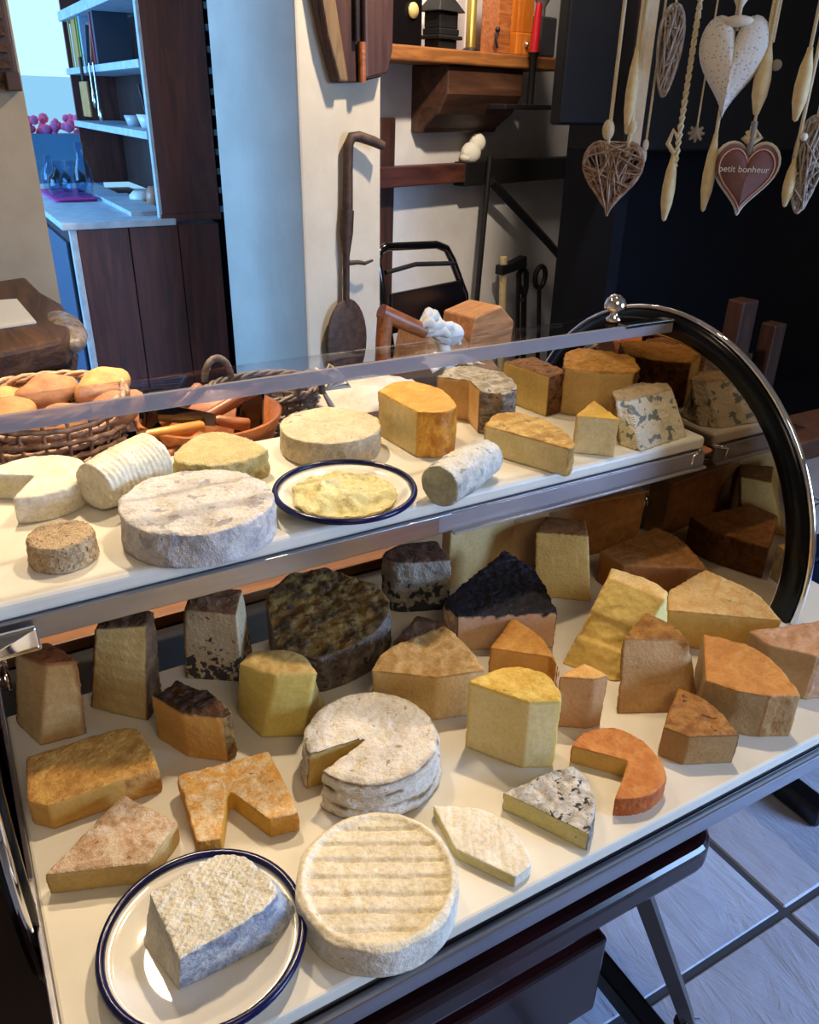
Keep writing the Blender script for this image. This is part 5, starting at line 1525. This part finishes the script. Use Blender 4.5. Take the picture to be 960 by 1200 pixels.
def leafeq(wd, ht):
    return lambda a: (wd/2*sin(a)*(0.75+0.25*cos(a)), ht/2*cos(a))


def spindle(p, ln, r, z0=0.0, x0=0.0):
    return MB().lathe([(0, -ln), (r*0.35, -ln*0.97), (r*0.9, -ln*0.72), (r, -ln*0.5), (r*0.8, -ln*0.25), (r*0.4, -ln*0.06), (r*0.35, 0), (0, 0)], (x0, 0, z0), 14).build('spindle', M['cream_wood'], p)


TW = M['wicker']
TWG = plain('grey_twigs', '#8A7E76', 0.7, hex2='#B0A49A', scale=80)
p = hang('twig_heart', 'brown woven twig heart on twin cream strings at the left of the hanging ornaments', 1.020, 1.100, 1.352)
wicker_shape(p, hearteq(0.098, 0.115), 90, plain('brown_twigs', '#7A5E4C', 0.7, hex2='#B09684', scale=80))
string(p, -0.012, 0.04, r=0.0035)
string(p, 0.022, 0.035, r=0.0045)
MB().box((0.026, -0.001, 0.05), (0.040, 0.001, rail_z-1.352)).build('lace_ribbon', M['cloth'], p)
MB().ball((-0.014, 0, 0.075), (0.01, 0.008, 0.016), 10, 8).ball((0.024, 0, 0.08), (0.008, 0.007, 0.01), 10, 8).build('bow', M['twine'], p)
p = hang('wooden_spindle', 'slim cream wooden spindle hanging just above the brown twig heart', 1.030, 1.088, 1.545)
spindle(p, 0.125, 0.0095)
string(p, 0, 0, r=0.003)
p = hang('twig_leaf', 'grey twig leaf hanging beyond the brown twig heart', 1.066, 1.055, 1.54)
wicker_shape(p, leafeq(0.046, 0.125), 46, TWG)
string(p, 0, 0.05, r=0.0018)
p = hang('knotted_string', 'single cream string ending in a small knot beside the grey twig leaf', 1.064, 1.075, 1.40)
string(p, 0, 0, r=0.0022)
MB().ball((0, 0, 0.005), (0.005, 0.005, 0.01), 8, 6).ball((0, 0, -0.012), (0.004, 0.004, 0.012), 8, 6).build('knot', M['paper'], p)
p = hang('wooden_spindle', 'long cream spindle on twisted beaded twine left of the lace heart', 1.088, 1.033, 1.395)
spindle(p, 0.106, 0.0105)
b = MB()
tp = rail_z-p.location.z
for q in range(2):
    b.tube([(0.004+0.003*cos(i*1.6+pi*q), 0.003*sin(i*1.6+pi*q), -0.02+i*0.006) for i in range(int((tp+0.02)/0.006)+1)], 0.0026, 5)
b.build('string', M['twine'], p)
MB().tube([(0, 0, 0.0), (-0.012, 0, 0.014), (-0.006, 0, 0.034), (0.004, 0, 0.02)], 0.0045, 6).build('bow', M['twine'], p)
p = hang('fabric_heart', 'white lace-covered fabric heart hanging in the middle', 1.130, 0.985, 1.517)
hs = heart_solid(0.102, 0.142, 0.04)
lace = NT('lace_cloth')
vv = lace.n('ShaderNodeTexVoronoi')
vv.inputs['Scale'].default_value = 190
lace.l(lace.coord(), vv.inputs['Vector'])
lace.base(lace.ramp(vv.outputs['Distance'], [(0.12, lin('#8E8880')), (0.3, lin('#DAD6CE'))]))
lace.set(Roughness=0.9)
lace.bump(vv.outputs['Distance'], 0.4, 0.002)
hs.build('heart', lace.m, p)
string(p, 0.0, 0.05, 'cloth', 0.003)
MB().ball((0.0, -0.006, 0.062), (0.022, 0.012, 0.008), 12, 8).build('lace_frill', M['cloth'], p)
p = hang('fabric_heart', 'plain white fabric heart cut by the top picture edge behind the lace heart', 1.150, 1.005, 1.655)
heart_solid(0.10, 0.14, 0.03).build('heart', M['cloth'], p)
string(p, 0.0, 0.045, 'cloth', 0.003)
p = hang('pine_star', 'tiny grey cone star on a thin string below the lace heart', 1.117, 1.020, 1.425)
st_ = MB()
for k in range(8):
    a = 2*pi*k/8
    st_.tube([(0, 0, 0), (0.013*cos(a), 0.003*sin(3*a), 0.013*sin(a))], [0.005, 0.002], 6)
st_.build('star', plain('cone_grey', '#8E8474', 0.8), p)
string(p, 0, 0.01, r=0.0016)
p = hang('wooden_spindle', 'long cream spindle hanging just left of the brown fabric heart', 1.132, 0.992, 1.425)
spindle(p, 0.118, 0.010)
string(p, 0, 0, r=0.0032)
p = hang('wooden_spindle', 'short plump cream spindle right of the lace heart', 1.164, 0.949, 1.552)
spindle(p, 0.10, 0.0125)
string(p, 0, 0, r=0.0032, twin=0.004)
MB().ball((0.016, 0, -0.03), 0.008, 8, 6).build('flower_bead', plain('bead_grey', '#8E867A', 0.7), p)
p = hang('fabric_heart', 'brown velvet heart with white trim and white lettering at the right', 1.163, 0.947, 1.360)
heart_solid(0.094, 0.104, 0.034).build('heart', plain('brown_velvet', '#6E4A48', 0.9, hex2='#7E5A58', scale=20), p)
hp = [Vector((x*1.03, 0.012, z*1.03)) for x, z in heart_pts(0.094, 0.104)]
MB().tube(hp, 0.0035, 6, closed=True).build('white_trim', M['cloth'], p)
MB().tube([Vector((x*0.88, -0.0095, z*0.88)) for x, z in heart_pts(0.094, 0.104)], 0.0011, 5, closed=True).build('stitch_line', plain('peach_thread', '#D8A898', 0.8), p)
tx = bpy.data.curves.new('lettering', 'FONT')
tx.body = 'petit bonheur'
tx.size = 0.0135
tx.align_x = 'CENTER'
tx.extrude = 0.0004
tx.materials.append(M['cloth'])
tc_ = link('lettering', tx)
tm = bpy.data.meshes.new_from_object(tc_.evaluated_get(bpy.context.evaluated_depsgraph_get()))
bpy.data.objects.remove(tc_)
to = link('lettering', tm, p)
to.location = (-0.004, -0.0175, 0.012)
to.rotation_euler = (pi/2, 0, 0)
bwm = MB()
for k in range(4):
    a = 0.6+k*0.65
    bwm.tube([(0, 0, 0.052), (0.016*cos(a), 0.004, 0.052+0.018*sin(a)), (0.010*cos(a+0.5), 0.0, 0.056+0.020*sin(a+0.4)), (0, 0, 0.055)], 0.0042, 6)
bwm.build('bow', M['twine'], p)
MB().tube([(0, 0, 0.04), (0.0, 0, 0.06), (0.0, 0, 0.085)], 0.005, 8).build('toggle', plain('toggle_grey', '#7E7A74', 0.6), p)
string(p, 0.0, 0.07, r=0.0025)
p = hang('wooden_spindle', 'cream spindle near the right picture edge above the grey twig leaf', 1.196, 0.900, 1.545)
spindle(p, 0.10, 0.0115)
string(p, 0.0, 0, r=0.003)
p = hang('wooden_spindle', 'lowest short cream spindle beside the right-hand grey twig leaf', 1.204, 0.892, 1.392)
spindle(p, 0.07, 0.009)
string(p, 0, 0, r=0.003)
p = hang('twig_leaf', 'grey twig leaf with white bead at the right picture edge', 1.222, 0.880, 1.385)
wicker_shape(p, leafeq(0.058, 0.14), 56, TWG)
string(p, 0, 0.05, r=0.003)
MB().ball((-0.015, -0.01, 0.04), 0.006, 8, 6).build('white_bead', M['paper'], p)
